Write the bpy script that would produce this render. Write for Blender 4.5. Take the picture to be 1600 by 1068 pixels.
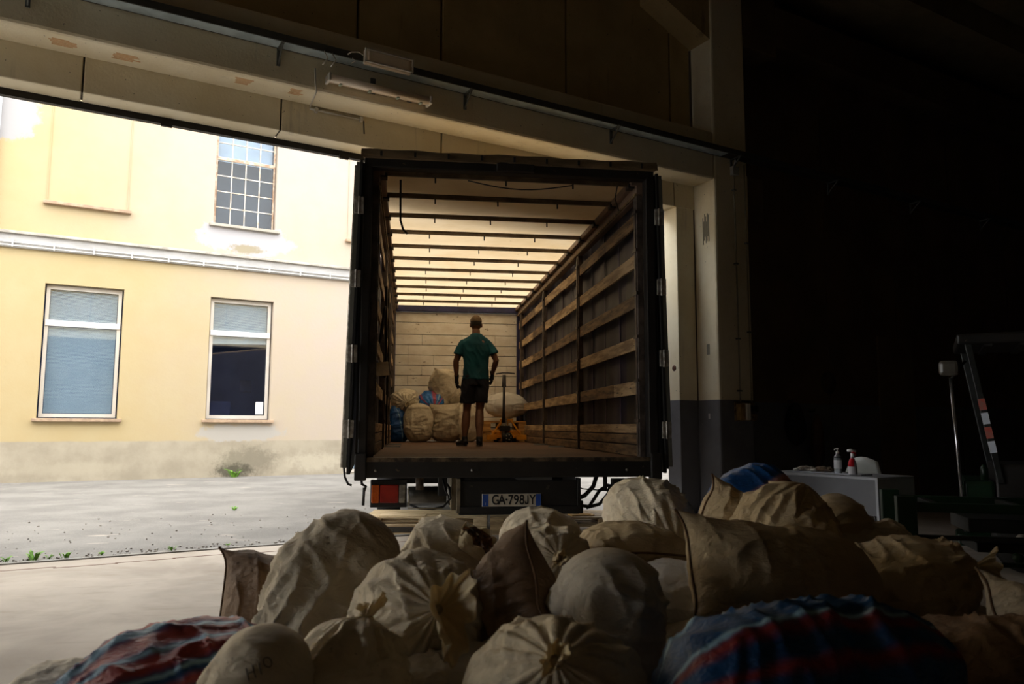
import bpy, bmesh, math, random
import numpy as np
from mathutils import Vector, Matrix
from mathutils.bvhtree import BVHTree

# ---------------------------------------------------------------- camera, sky, exposure
SC = bpy.context.scene
COL = SC.collection
for o in list(bpy.data.objects):
    bpy.data.objects.remove(o)

CAM_LOC = Vector((0, 0, 1.15))
YAW, PITCH, ROLL = math.radians(7.49), math.atan(133 / 1210), math.radians(0.2)
cam_data = bpy.data.cameras.new('camera')
cam = bpy.data.objects.new('camera', cam_data)
COL.objects.link(cam)
cam_data.sensor_width = 36
cam_data.lens = 36 * 1210 / 1600
cam_data.clip_start = 0.05
cam_data.clip_end = 300
cam_data.dof.use_dof = True
cam_data.dof.focus_distance = 8.5
cam_data.dof.aperture_fstop = 3.2
fw = Vector((math.sin(YAW) * math.cos(PITCH), math.cos(YAW) * math.cos(PITCH), math.sin(PITCH)))
r0 = Vector((math.cos(YAW), -math.sin(YAW), 0))
u0 = r0.cross(fw)
rr = r0 * math.cos(ROLL) + u0 * math.sin(ROLL)
uu = rr.cross(fw)
M3 = Matrix((rr, uu, -fw)).transposed()
cam.matrix_world = Matrix.Translation(CAM_LOC) @ M3.to_4x4()
SC.camera = cam

SC.view_settings.view_transform = 'Standard'
SC.view_settings.look = 'None'
SC.view_settings.gamma = 1
SC.view_settings.use_curve_mapping = False
SC.view_settings.exposure = 0.46
SC.cycles.max_bounces = 10
SC.cycles.diffuse_bounces = 5
SC.cycles.glossy_bounces = 4
SC.cycles.transmission_bounces = 6
SC.cycles.transparent_max_bounces = 8
SC.cycles.sample_clamp_indirect = 6
SC.cycles.use_denoising = True

SKY_STRENGTH = 4.2
world = bpy.data.worlds.new('overcast_sky')
SC.world = world
world.use_nodes = True
wn, wl = world.node_tree.nodes, world.node_tree.links
wn.clear()
wo = wn.new('ShaderNodeOutputWorld')
wb = wn.new('ShaderNodeBackground')
tc = wn.new('ShaderNodeTexCoord')
sx = wn.new('ShaderNodeSeparateXYZ')
mr = wn.new('ShaderNodeMapRange')
mr.inputs[1].default_value = 0.0
mr.inputs[2].default_value = 1.0
mixc = wn.new('ShaderNodeMix')
mixc.data_type = 'RGBA'
mixc.inputs[6].default_value = (0.93, 0.95, 0.96, 1)
mixc.inputs[7].default_value = (1.0, 0.99, 0.97, 1)
wl.new(tc.outputs['Generated'], sx.inputs[0])
wl.new(sx.outputs[2], mr.inputs[0])
wl.new(mr.outputs[0], mixc.inputs[0])
wl.new(mixc.outputs[2], wb.inputs['Color'])
wb.inputs['Strength'].default_value = SKY_STRENGTH
wl.new(wb.outputs[0], wo.inputs[0])

# ---------------------------------------------------------------- frames of reference
TH = math.radians(67.15)                       # direction of the hall's front wall
U = Vector((math.sin(TH), math.cos(TH), 0))    # along the wall
N = Vector((-math.cos(TH), math.sin(TH), 0))   # outwards, into the yard
ROTW = math.atan2(U.y, U.x)
def W(u, d, z=0.0):
    return Vector((U.x * u + N.x * d, U.y * u + N.y * d, z))

# ---------------------------------------------------------------- materials
MATS = {}
def _bsdf(name):
    m = bpy.data.materials.new(name)
    m.use_nodes = True
    nt = m.node_tree
    return m, nt, nt.nodes['Principled BSDF']
def lin(c):
    return tuple(((v / 255) / 12.92 if v / 255 <= .04045 else ((v / 255 + .055) / 1.055) ** 2.4) for v in c) + (1,)
def mixrgb(nt, f, a, b, blend='MIX'):
    n = nt.nodes.new('ShaderNodeMix')
    n.data_type = 'RGBA'
    n.blend_type = blend
    for i, v in ((0, f), (6, a), (7, b)):
        if hasattr(v, 'default_value'):
            nt.links.new(v, n.inputs[i])
        elif isinstance(v, (int, float)):
            n.inputs[i].default_value = v
        else:
            n.inputs[i].default_value = v
    return n.outputs[2]
def noise(nt, vec, scale, detail=4, rough=.6, dist=0.0):
    n = nt.nodes.new('ShaderNodeTexNoise')
    n.inputs['Scale'].default_value = scale
    n.inputs['Detail'].default_value = detail
    n.inputs['Roughness'].default_value = rough
    n.inputs['Distortion'].default_value = dist
    if vec is not None:
        nt.links.new(vec, n.inputs['Vector'])
    return n.outputs['Fac']
def ramp(nt, fac, lo, hi, a=0.0, b=1.0):
    n = nt.nodes.new('ShaderNodeMapRange')
    n.inputs[1].default_value = lo
    n.inputs[2].default_value = hi
    n.inputs[3].default_value = a
    n.inputs[4].default_value = b
    n.interpolation_type = 'SMOOTHSTEP'
    nt.links.new(fac, n.inputs[0])
    return n.outputs[0]
def mathn(nt, op, a, b=None):
    n = nt.nodes.new('ShaderNodeMath')
    n.operation = op
    for i, v in enumerate((a, b)):
        if v is None:
            continue
        if hasattr(v, 'default_value'):
            nt.links.new(v, n.inputs[i])
        else:
            n.inputs[i].default_value = v
    return n.outputs[0]
def coords(nt, kind='Position', stretch=(1, 1, 1), rot=(0, 0, 0)):
    if kind == 'Position':
        g = nt.nodes.new('ShaderNodeNewGeometry').outputs['Position']
    else:
        g = nt.nodes.new('ShaderNodeTexCoord').outputs[kind]
    mp = nt.nodes.new('ShaderNodeMapping')
    mp.inputs['Scale'].default_value = stretch
    mp.inputs['Rotation'].default_value = rot
    nt.links.new(g, mp.inputs[0])
    return mp.outputs[0]
def bump(nt, b, h, strength, dist=.01):
    n = nt.nodes.new('ShaderNodeBump')
    n.inputs['Strength'].default_value = strength
    n.inputs['Distance'].default_value = dist
    nt.links.new(h, n.inputs['Height'])
    nt.links.new(n.outputs[0], b.inputs['Normal'])
def mat(name, col, col2=None, scale=3.0, rough=.7, metal=0.0, stretch=(1, 1, 1), lo=.35, hi=.65, bmp=.15, kind='Position',
        spots=None, spot_scale=9, spot_at=(.66, .72), rot=(0, 0, 0)):
    if name in MATS:
        return MATS[name]
    m, nt, b = _bsdf(name)
    v = coords(nt, kind, stretch, rot)
    c1 = lin(col)
    c2 = lin(col2) if col2 else tuple(x * .8 for x in c1[:3]) + (1,)
    f = noise(nt, v, scale)
    c = mixrgb(nt, ramp(nt, f, lo, hi), c1, c2)
    if spots:
        c = mixrgb(nt, ramp(nt, noise(nt, v, spot_scale, 5), *spot_at), c, lin(spots))
    nt.links.new(c, b.inputs['Base Color'])
    b.inputs['Roughness'].default_value = rough
    b.inputs['Metallic'].default_value = metal
    if bmp:
        bump(nt, b, noise(nt, v, scale * 9, 3), bmp)
    MATS[name] = m
    return m

# ---------------------------------------------------------------- mesh building
class B:
    def __init__(s):
        s.v, s.f, s.smooth = [], [], []
    def add(s, vs, fs, smooth=False):
        k = len(s.v)
        s.v += [Vector(v) for v in vs]
        for f in fs:
            s.f.append([i + k for i in f])
            s.smooth.append(smooth)
        return s
    def box(s, c, size, rz=0.0, rot=None):
        h = [x / 2 for x in size]
        R = rot if rot is not None else Matrix.Rotation(rz, 3, 'Z')
        vs = [Vector(c) + R @ Vector((x * h[0], y * h[1], z * h[2])) for x in (-1, 1) for y in (-1, 1) for z in (-1, 1)]
        return s.add(vs, [(0, 1, 3, 2), (4, 6, 7, 5), (0, 4, 5, 1), (2, 3, 7, 6), (0, 2, 6, 4), (1, 5, 7, 3)])
    def wbox(s, u0, u1, d0, d1, z0, z1):
        c = W((u0 + u1) / 2, (d0 + d1) / 2, (z0 + z1) / 2)
        return s.box(c, (abs(u1 - u0), abs(d1 - d0), abs(z1 - z0)), ROTW)
    def bar(s, p, q, w, h, up=(0, 0, 1)):
        p, q = Vector(p), Vector(q)
        d = (q - p)
        L = d.length
        d = d.normalized()
        x = d.cross(Vector(up))
        if x.length < 1e-4:
            x = d.cross(Vector((0, 1, 0)))
        x.normalize()
        z = x.cross(d)
        R = Matrix((x, d, z)).transposed()
        return s.box((p + q) / 2, (w, L, h), rot=R)
    def tube(s, pts, r, n=8, smooth=True, cap=True):
        pts = [Vector(p) for p in pts]
        rs = r if isinstance(r, (list, tuple)) else [r] * len(pts)
        k = len(pts)
        vs, fs = [], []
        up = None
        for i, p in enumerate(pts):
            t = (pts[min(i + 1, k - 1)] - pts[max(i - 1, 0)]).normalized()
            if up is None:
                up = Vector((0, 0, 1)) if abs(t.z) < .9 else Vector((0, 1, 0))
            x = t.cross(up).normalized()
            up = x.cross(t).normalized()
            rx, ry = rs[i] if isinstance(rs[i], (list, tuple)) else (rs[i], rs[i])
            for j in range(n):
                a = 2 * math.pi * j / n
                vs.append(p + x * math.cos(a) * rx + up * math.sin(a) * ry)
        for i in range(k - 1):
            for j in range(n):
                a, b = i * n + j, i * n + (j + 1) % n
                fs.append((a, b, b + n, a + n))
        if cap:
            fs.append(tuple(reversed(range(n))))
            fs.append(tuple((k - 1) * n + j for j in range(n)))
        return s.add(vs, fs, smooth)
    def cyl(s, p, q, r, n=16):
        return s.tube([p, q], r, n)
    def lathe(s, base, prof, n=20, axis=(0, 0, 1)):
        base = Vector(base)
        ax = Vector(axis).normalized()
        return s.tube([base + ax * z for r, z in prof], [max(r, 1e-4) for r, z in prof], n)
    def ell(s, c, r, n=14, m=9):
        c = Vector(c)
        vs, fs = [], []
        for i in range(m + 1):
            ph = math.pi * i / m
            for j in range(n):
                a = 2 * math.pi * j / n
                vs.append(c + Vector((r[0] * math.sin(ph) * math.cos(a), r[1] * math.sin(ph) * math.sin(a), -r[2] * math.cos(ph))))
        for i in range(m):
            for j in range(n):
                a, b = i * n + j, i * n + (j + 1) % n
                fs.append((a, b, b + n, a + n))
        return s.add(vs, fs, True)
    def mesh(s, name, m, off=Vector((0, 0, 0))):
        me = bpy.data.meshes.new(name)
        me.from_pydata([tuple(v - off) for v in s.v], [], s.f)
        me.polygons.foreach_set('use_smooth', s.smooth)
        me.materials.append(m)
        me.update()
        return me
ORG = {}
def link(name, me, parent=None, loc=None):
    o = bpy.data.objects.new(name, me)
    COL.objects.link(o)
    if parent is not None:
        o.parent = parent
        ORG[o] = ORG.get(parent, Vector((0, 0, 0)))
    if loc is not None:
        o.location = loc
    return o
def tag(o, label=None, cat=None, group=None, kind=None):
    if label: o['label'] = label
    if cat: o['category'] = cat
    if group: o['group'] = group
    if kind: o['kind'] = kind
    return o
def thing(name, label, cat, base, group=None):
    o = bpy.data.objects.new(name, None)
    COL.objects.link(o)
    o.location = base
    o.empty_display_size = .1
    ORG[o] = Vector(base)
    return tag(o, label, cat, group)
def part(name, b, m, parent, bevel=0, label=None):
    """mesh given in world coordinates, stored in the frame of its thing"""
    o = link(name, b.mesh(name, m, ORG.get(parent, Vector((0, 0, 0)))), parent)
    if bevel:
        md = o.modifiers.new('bevel', 'BEVEL')
        md.width = bevel
        md.segments = 2
        md.limit_method = 'ANGLE'
    if label: o['label'] = label
    return o
def solo(name, b, m, base, label, cat, group=None, bevel=0):
    base = Vector(base)
    o = link(name, b.mesh(name, m, base), None, base)
    ORG[o] = base
    if bevel:
        md = o.modifiers.new('bevel', 'BEVEL'); md.width = bevel; md.segments = 2; md.limit_method = 'ANGLE'
    return tag(o, label, cat, group)
def struct(name, b, m, bevel=0):
    o = link(name, b.mesh(name, m))
    if bevel:
        md = o.modifiers.new('bevel', 'BEVEL'); md.width = bevel; md.segments = 2; md.limit_method = 'ANGLE'
    ORG[o] = Vector((0, 0, 0))
    return tag(o, kind='structure')

# vectorised value noise on numpy arrays
def _h(ix, iy, iz, seed):
    n = (ix * 374761393 + iy * 668265263 + iz * 2147483647 + seed * 1274126177) & 0xffffffff
    n = ((n ^ (n >> 13)) * 1274126177) & 0xffffffff
    n = (n ^ (n >> 16)) & 0xffffffff
    return n / 4294967295.0
def vnoise(x, y, z, seed=0):
    x, y, z = np.broadcast_arrays(np.asarray(x, float), np.asarray(y, float), np.asarray(z, float))
    ix, iy, iz = np.floor(x).astype(np.int64), np.floor(y).astype(np.int64), np.floor(z).astype(np.int64)
    fx, fy, fz = x - ix, y - iy, z - iz
    fx, fy, fz = [t * t * (3 - 2 * t) for t in (fx, fy, fz)]
    r = 0
    for dx in (0, 1):
        for dy in (0, 1):
            for dz in (0, 1):
                w = (fx if dx else 1 - fx) * (fy if dy else 1 - fy) * (fz if dz else 1 - fz)
                r = r + w * _h(ix + dx, iy + dy, iz + dz, seed)
    return r
# ================================================================ SETTING
# painted concrete of the hall: cream above, grey dado paint below 1.51 m
def concrete(name, cream, cream2, dado=True, streaks=.25):
    m, nt, b = _bsdf(name)
    v = coords(nt)
    c = mixrgb(nt, ramp(nt, noise(nt, v, 1.6), .3, .7), lin(cream), lin(cream2))
    vs = coords(nt, 'Position', (1, 1, .12))
    c = mixrgb(nt, ramp(nt, noise(nt, vs, 7), .6, .8, 0, streaks), c, lin((70, 58, 42)))
    c = mixrgb(nt, ramp(nt, noise(nt, v, 34, 2), .72, .76), c, lin((60, 50, 40)))
    if dado:
        g = nt.nodes.new('ShaderNodeNewGeometry').outputs['Position']
        sp = nt.nodes.new('ShaderNodeSeparateXYZ')
        nt.links.new(g, sp.inputs[0])
        mk = ramp(nt, sp.outputs[2], 1.505, 1.512, 1, 0)
        gr = mixrgb(nt, ramp(nt, noise(nt, v, 2.5), .3, .7), lin((112, 112, 116)), lin((98, 98, 101)))
        gr = mixrgb(nt, ramp(nt, noise(nt, v, 22, 3), .7, .75), gr, lin((150, 145, 138)))
        c = mixrgb(nt, mk, c, gr)
    nt.links.new(c, b.inputs['Base Color'])
    b.inputs['Roughness'].default_value = .8
    bump(nt, b, noise(nt, v, 40, 4), .25)
    return m
M_CON = concrete('painted_concrete', (240, 230, 202), (228, 214, 180))
M_CON2 = concrete('raw_concrete_panel', (200, 178, 130), (180, 158, 112), False, .5)
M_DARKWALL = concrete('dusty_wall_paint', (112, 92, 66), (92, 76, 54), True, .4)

# hall floor
m, nt, b = _bsdf('hall_floor_concrete')
v = coords(nt)
c = mixrgb(nt, ramp(nt, noise(nt, v, .9, 5, .6, .6), .35, .65), lin((184, 173, 160)), lin((160, 149, 136)))
c = mixrgb(nt, ramp(nt, noise(nt, coords(nt, 'Position', (1, 3, 1), (0, 0, .4)), 2.3, 6), .5, .75, 0, .55), c, lin((150, 136, 118)))
c = mixrgb(nt, ramp(nt, noise(nt, v, 45, 2), .74, .78), c, lin((70, 62, 54)))
nt.links.new(c, b.inputs['Base Color'])
nt.links.new(ramp(nt, noise(nt, v, 1.7), .3, .7, .5, .8), b.inputs['Roughness'])
bump(nt, b, noise(nt, v, 60, 4), .12)
M_FLOOR = m
fl = B().wbox(-9, 22, -8, 7.80, -.25, 0)
struct('floor', fl, M_FLOOR)
struct('trim_1', B().wbox(-8.3, 7.0, 7.80, 7.86, -.2, .012), mat('threshold_steel', (150, 150, 148), (120, 120, 118), rough=.45, metal=.4))
ck = B()
for i in range(14):
    u0 = -2.2 + i * .45
    ck.wbox(u0, u0 + .47, 7.46 + .03 * math.sin(i * 2.1), 7.466 + .03 * math.sin(i * 2.1) + .004, 0, .0025)
tag(struct('trim_2', ck, mat('joint_filler', (120, 74, 52))), kind='structure')

# yard asphalt
m, nt, b = _bsdf('old_asphalt')
v = coords(nt)
c = mixrgb(nt, ramp(nt, noise(nt, v, 1.1, 6, .6), .35, .65), lin((130, 127, 122)), lin((112, 109, 105)))
c = mixrgb(nt, ramp(nt, noise(nt, v, 60, 3), .55, .7, 0, .5), c, lin((158, 154, 149)))
c = mixrgb(nt, ramp(nt, noise(nt, v, 38, 3), .62, .7, 0, .6), c, lin((92, 89, 86)))
c = mixrgb(nt, ramp(nt, noise(nt, coords(nt, 'Position', (.6, 2, 1), (0, 0, -.4)), 2.2, 5), .64, .70, 0, .8), c, lin((178, 168, 156)))
nt.links.new(c, b.inputs['Base Color'])
b.inputs['Roughness'].default_value = .9
bump(nt, b, noise(nt, v, 70, 4), .5)
struct('ground', B().wbox(-30, 45, 7.86, 24, -.25, -.004).wbox(-30, -9, -12, 7.86, -.25, -.004), m)
gv = B()
random.seed(5)
for i in range(700):
    u0 = random.uniform(-2.2, 6); d0 = 7.9 + abs(random.gauss(0, .16)); s = random.uniform(.006, .018)
    if random.random() < .3: d0 = random.uniform(7.9, 11)
    gv.box(W(u0, d0, s * .3), (s, s * random.uniform(.6, 1.2), s * .7), random.random() * 3)
tag(link('gravel', gv.mesh('gravel', mat('gravel_stone', (176, 168, 158), (120, 114, 108), scale=30))), 'loose gravel along the steel threshold of the gate', 'gravel', kind='stuff')

# front wall: outer panels with the gate opening, recessed behind beam and columns
DO, DP, DB = 7.87, 7.62, 7.22
wf = struct('wall_front', B().wbox(-9, -8.3, DP, DO, 0, 4.09).wbox(7.0, 7.31, DP, DO, 0, 4.09), M_CON, .01)
edges = [-9, -7.2, -5.4, -3.5, -1.72, .03, 1.77, 3.54, 5.28, 6.97, 8.7]
for a, c_ in zip(edges[:-1], edges[1:]):
    part('concrete_panel', B().wbox(a + .008, c_ - .008, DP, DO, 4.09, 4.75), M_CON, wf, .01)
part('joint_backing', B().wbox(-9, 8.7, DP + .03, DO - .03, 4.10, 4.75), mat('joint_dark', (60, 50, 36)), wf)  # dark brown backing behind the panel joints
ue = [-9, -7.4, -5.6, -4.2, -2.6, -1.0, .8, 2.54, 3.52, 5.23, 6.93, 7.30]
for a, c_ in zip(ue[:-1], ue[1:]):
    part('upper_panel', B().wbox(a + .012, c_ - .012, DP, DO, 4.76, 7.6), M_CON2, wf, .012)
part('upper_backing', B().wbox(-9, 7.3, DP + .05, DO - .02, 4.76, 7.6), MATS['joint_dark'], wf)
rw = [7.31, 8.35, 10.0, 11.7, 13.4, 15.1, 16.8, 18.5, 20.2, 22]
for a, c_ in zip(rw[:-1], rw[1:]):
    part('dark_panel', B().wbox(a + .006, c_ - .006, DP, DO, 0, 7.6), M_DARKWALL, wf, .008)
part('panel_backing', B().wbox(7.35, 22, DP + .04, DO - .02, 0, 7.6), MATS['joint_dark'], wf)
# light field in the dado where it was never painted, and the round stain above it
part('bare_pilaster', B().wbox(11.15, 12.05, DP - .03, DP, 0, 2.6), concrete('bare_wall', (128, 112, 84), (104, 90, 66), False), wf)
st = B()
st.lathe(W(9.95, DP - .012, 1.83), [(.17, 0), (.165, .012)], 20, N)
part('round_stain', st, mat('soot_stain', (84, 70, 50)), wf)
# beam
bm_ = struct('beam', B().wbox(-9, 7.31, DB, DP, 4.405, 5.06), M_CON, .03)
pn = B()
for u0, w_, dd in ((-.23, .22, .18), (.25, .22, .2), (1.28, .18, .16), (1.78, .14, .14)):
    for k in range(5):
        pn.wbox(u0 + random.uniform(-.02, .02), u0 + w_ * random.uniform(.6, 1), DB + dd - .07 + k * .028, DB + dd - .05 + k * .028, 4.4035, 4.406)
part('paint_scar', pn, mat('old_paint', (216, 170, 120)), bm_)
# columns
cb = B().wbox(7.31, 7.93, DB, DP, 0, 7.6)
col_ = struct('column', cb, M_CON, .03)
# knee of the frame running up-left from the column head, corbel to the right
kn = B()
kv = [W(7.31, DB + .02, 6.36), W(6.43, DB + .02, 6.76), W(6.43, DB + .02, 7.6), W(7.31, DB + .02, 7.6)]
kv += [p + N * .40 for p in kv]
kn.add(kv, [(0, 1, 2, 3), (7, 6, 5, 4), (0, 4, 5, 1), (1, 5, 6, 2), (2, 6, 7, 3), (3, 7, 4, 0)])
part('knee', kn, M_CON2, col_)
part('corbel', B().wbox(7.93, 8.6, DB, DP + .1, 6.42, 7.6), M_DARKWALL, col_, .02)
sc2 = B()
for k in range(7):
    sc2.box(W(7.306, DB + .12 + k * .017, 3.78 + .05 * math.sin(k * 2)), (.005, .013, .36 - .05 * (k % 3)), ROTW)
part('paint_scar', sc2, mat('grey_scuff', (150, 144, 126)), col_)
part('scuff', B().box(W(7.306, DB + .18, 2.17), (.004, .05, .14), ROTW), MATS['grey_scuff'], col_)
part('chip', B().box(W(7.306, DB + .19, 1.3), (.004, .03, .07), ROTW), mat('white_chip', (200, 198, 192)), col_)
# narrow jamb hardware
jb = B()
jb.lathe(W(7.0, DP + .10, 1.93), [(.04, -.012), (.04, 0), (.022, .006)], 14, -U)
part('bolt_hole', jb, mat('rust', (96, 50, 26), (60, 34, 20), scale=30), wf)
# eave beam, roof, remaining shell
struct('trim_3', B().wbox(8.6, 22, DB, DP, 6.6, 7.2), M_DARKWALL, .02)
M_ROOF = concrete('roof_slab', (150, 136, 108), (124, 112, 88), False)
ce = struct('ceiling', B().wbox(-9, 22, -8, DO, 7.6, 7.8), M_ROOF)
for i, d in enumerate((-6.5, -4.7, -2.9, -1.1, .7, 2.5, 4.3, 6.1)):
    part('roof_rib', B().wbox(-9, 22, d, d + .3, 7.15, 7.6), M_ROOF, ce)
struct('wall_left', B().wbox(-9.25, -9, -8, .5, 0, 7.8).wbox(-9.25, -9, 7.0, DO, 0, 7.8).wbox(-9.25, -9, .5, 4.6, 0, 7.8).wbox(-9.25, -9, 4.6, 7.0, 4.2, 7.8), M_DARKWALL)  # gap near the front is an added unseen opening that lets in light
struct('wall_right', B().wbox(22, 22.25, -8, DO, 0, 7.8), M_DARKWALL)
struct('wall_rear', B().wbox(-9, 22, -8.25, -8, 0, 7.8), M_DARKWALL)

# gate track along the outer edge of the lintel
gt = thing('gate_track', 'black steel gate track along the outer lintel edge', 'track', W(2, 7.9, 4.04))
part('rail', B().wbox(-8.3, 7.0, 7.87, 7.93, 4.03, 4.10), mat('black_steel', (38, 34, 30), (26, 24, 22), rough=.5, metal=.3), gt)
part('hanger', B().wbox(2.45, 2.55, 7.84, 7.87, 4.0, 4.05), MATS['black_steel'], gt)
part('hanger', B().wbox(.7, .8, 7.84, 7.87, 4.0, 4.05), MATS['black_steel'], gt)

# cable tray with brackets
M_TRAY = mat('lit_galvanised_tray', (196, 212, 218), (170, 186, 192), scale=5, rough=.5, metal=.2, bmp=.03)  # bounce light on the tray underside put into this pale blue
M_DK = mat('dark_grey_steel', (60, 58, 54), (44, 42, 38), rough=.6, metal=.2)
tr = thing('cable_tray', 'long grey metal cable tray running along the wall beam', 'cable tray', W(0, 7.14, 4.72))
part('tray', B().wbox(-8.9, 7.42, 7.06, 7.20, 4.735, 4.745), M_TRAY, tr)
part('tray', B().wbox(7.44, 21.5, 7.06, 7.20, 4.735, 4.745), mat('shaded_tray', (58, 54, 48), (44, 40, 36), rough=.8), tr, label='dark length of tray with shade put into its colour')  # shade beyond the column put into the colour of this length
part('tray_side', B().wbox(-8.9, 21.5, 7.045, 7.06, 4.735, 4.805), mat('tray_side_shaded', (74, 76, 74), (60, 62, 60), rough=.6), tr)  # unlit side faces of the same tray, shade put into the colour
part('tray_side', B().wbox(-8.9, 21.5, 7.20, 7.215, 4.735, 4.79), MATS['tray_side_shaded'], tr)
M_BRK = mat('bracket_grey', (110, 112, 108), (80, 82, 78), rough=.5)
for u0 in (-2.2, -.4, 1.63, 3.62, 5.6, 7.62, 9.6, 11.6, 13.6, 15.6):
    br = B()
    br.bar(W(u0, DB - .01, 4.72), W(u0, 7.03, 4.73), .03, .015)
    br.bar(W(u0, DB - .010, 4.56), W(u0, DB - .010, 4.73), .035, .012, up=N)
    br.bar(W(u0, DB - .01, 4.58), W(u0, 7.05, 4.72), .012, .018)
    part('bracket', br, M_BRK, tr)
cbx = B()
for k in range(3):
    pts = [W(-8.9 + i * 1.0, 7.09 + .03 * k + .01 * math.sin(i * 1.7 + k), 4.757 + .004 * math.sin(i * 2.3 + k * 2)) for i in range(31)]
    cbx.tube(pts, .009, 6)
part('cable', cbx, mat('black_cable', (24, 23, 22), rough=.5), tr)
tie = B()
for u0, s in ((2.02, 1), (2.10, 1), (2.3, .4)):
    tie.tube([W(u0, 7.05, 4.74), W(u0 + .03, 7.03, 4.74 - .07 * s), W(u0 - .01, 7.05, 4.74 - .14 * s)], .006, 6)
part('cable_tie', tie, mat('white_plastic', (214, 208, 196), rough=.4), tr)

# ceiling lamps on the beam
M_PLAS = MATS['white_plastic']
l1 = thing('emergency_lamp', 'short boxy lamp with white frame on top of the cable tray', 'lamp', W(2.66, 7.0, 4.77))
part('housing', B().wbox(2.41, 2.90, 7.0, 7.045, 4.70, 4.84), mat('lamp_housing', (232, 214, 190), (220, 200, 176), rough=.5), l1, .006)
part('diffuser', B().wbox(2.44, 2.87, 6.965, 7.0, 4.715, 4.825), mat('lamp_diffuser', (240, 224, 202), (232, 214, 192), rough=.3), l1, .012)
fr = B().wbox(2.40, 2.91, 6.955, 6.975, 4.825, 4.838).wbox(2.40, 2.91, 6.955, 6.975, 4.70, 4.713).wbox(2.40, 2.415, 6.955, 6.975, 4.70, 4.838).wbox(2.895, 2.91, 6.955, 6.975, 4.70, 4.838)
part('frame', fr, MATS['white_plastic'], l1)
part('cable', B().tube([W(2.41, 7.02, 4.78), W(2.35, 7.01, 4.80), W(2.28, 7.02, 4.785), W(2.25, 7.04, 4.76)], .007, 6), M_PLAS, l1)
l2 = thing('tube_lamp', 'long fluorescent tube lamp fixed to the beam below the tray', 'lamp', W(2.62, 7.2, 4.52))
lt = B()
lt.wbox(2.08, 3.17, 7.12, 7.20, 4.50, 4.545)
part('housing', lt, MATS['lamp_housing'], l2, .008)
dv = B()
dv.tube([W(2.08, 7.11, 4.515), W(3.17, 7.11, 4.515)], (.038, ) * 2, 12)
part('diffuser', dv, MATS['lamp_diffuser'], l2)
for u0 in (2.08, 3.15):
    part('end_cap', B().wbox(u0, u0 + .025, 7.065, 7.2, 4.475, 4.555), M_PLAS, l2, .006)
for u0 in (2.2, 2.5, 2.8, 3.05):
    part('clip', B().wbox(u0, u0 + .025, 7.10, 7.15, 4.468, 4.48), mat('pale_green_clip', (150, 160, 140)), l2)
part('bracket', B().wbox(2.55, 2.60, 7.2, DB, 4.50, 4.66), M_BRK, l2)
part('bracket', B().wbox(2.95, 3.0, 7.2, DB, 4.50, 4.56), M_BRK, l2)

# thin conduit from the tray across the soffit and along the panels
cd = thing('thin_conduit', 'thin white conduit dropping over the beam edge beside the tube lamp', 'conduit', W(2.0, 7.3, 4.4))
part('pipe', B().tube([W(1.98, 7.20, 4.62), W(1.99, 7.205, 4.46), W(2.0, 7.2, 4.39), W(2.05, 7.6, 4.39)], .008, 6), M_PLAS, cd)
part('pipe', B().tube([W(2.05, 7.6, 4.37), W(2.6, 7.6, 4.37)], .012, 8), M_PLAS, cd)
for u0 in (2.1, 2.58):
    part('clip', B().wbox(u0, u0 + .03, 7.58, 7.62, 4.345, 4.395), M_PLAS, cd)
part('wire', B().tube([W(2.62, 7.595, 4.36), W(2.63, 7.598, 4.22)], .007, 6), MATS['black_cable'], cd)

# column services
cs = thing('column_conduit', 'pale conduit with junction box running down the dark column face', 'conduit', W(7.64, 7.19, 1.5))
part('pipe', B().tube([W(7.645, 7.195, 4.52), W(7.648, 7.195, 3.0), W(7.65, 7.195, 1.49)], .011, 8), mat('conduit_grey', (168, 160, 136), (150, 142, 118)), cs)
for z0 in (4.3, 3.3, 2.3, 1.62):
    part('clip', B().wbox(7.62, 7.675, 7.18, 7.22, z0, z0 + .02), M_BRK, cs)
part('junction_box', B().wbox(7.60, 7.71, 7.16, 7.22, 4.51, 4.63), mat('box_grey', (176, 174, 164)), cs, .008)
part('gland', B().tube([W(7.655, 7.19, 4.63), W(7.655, 7.17, 4.70), W(7.63, 7.16, 4.75)], .012, 8), M_PLAS, cs)
cs2 = thing('thin_column_pipe', 'thinner second pipe near the right edge of the column', 'conduit', W(7.86, 7.2, 1.5))
part('pipe', B().tube([W(7.85, 7.2, 4.7), W(7.86, 7.2, 1.49)], .009, 8), MATS['conduit_grey'], cs2)
for z0 in (3.6, 2.4):
    part('clip', B().wbox(7.83, 7.885, 7.18, 7.22, z0, z0 + .02), M_BRK, cs2)
sw = thing('switch_box', 'battered switch and socket box with white flap on the column', 'switch box', W(7.72, 7.2, 1.36))
part('backplate', B().wbox(7.56, 7.92, 7.20, 7.22, 1.24, 1.48), mat('worn_plate', (150, 128, 90), (90, 74, 50), scale=14), sw)
part('box', B().wbox(7.57, 7.66, 7.12, 7.20, 1.25, 1.46), mat('yellowed_box', (176, 142, 84), (130, 100, 58), scale=8), sw, .008)
part('flap', B().wbox(7.665, 7.735, 7.10, 7.20, 1.25, 1.465), mat('white_flap', (232, 230, 220)), sw, .008)
part('socket', B().wbox(7.75, 7.82, 7.13, 7.20, 1.36, 1.44), MATS['black_cable'], sw, .006)
part('socket', B().wbox(7.84, 7.91, 7.13, 7.20, 1.36, 1.44), MATS['black_cable'], sw, .006)
part('relay', B().wbox(7.75, 7.91, 7.15, 7.20, 1.25, 1.33), mat('brass_relay', (140, 116, 76), (60, 50, 36), scale=40), sw, .006)

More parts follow.
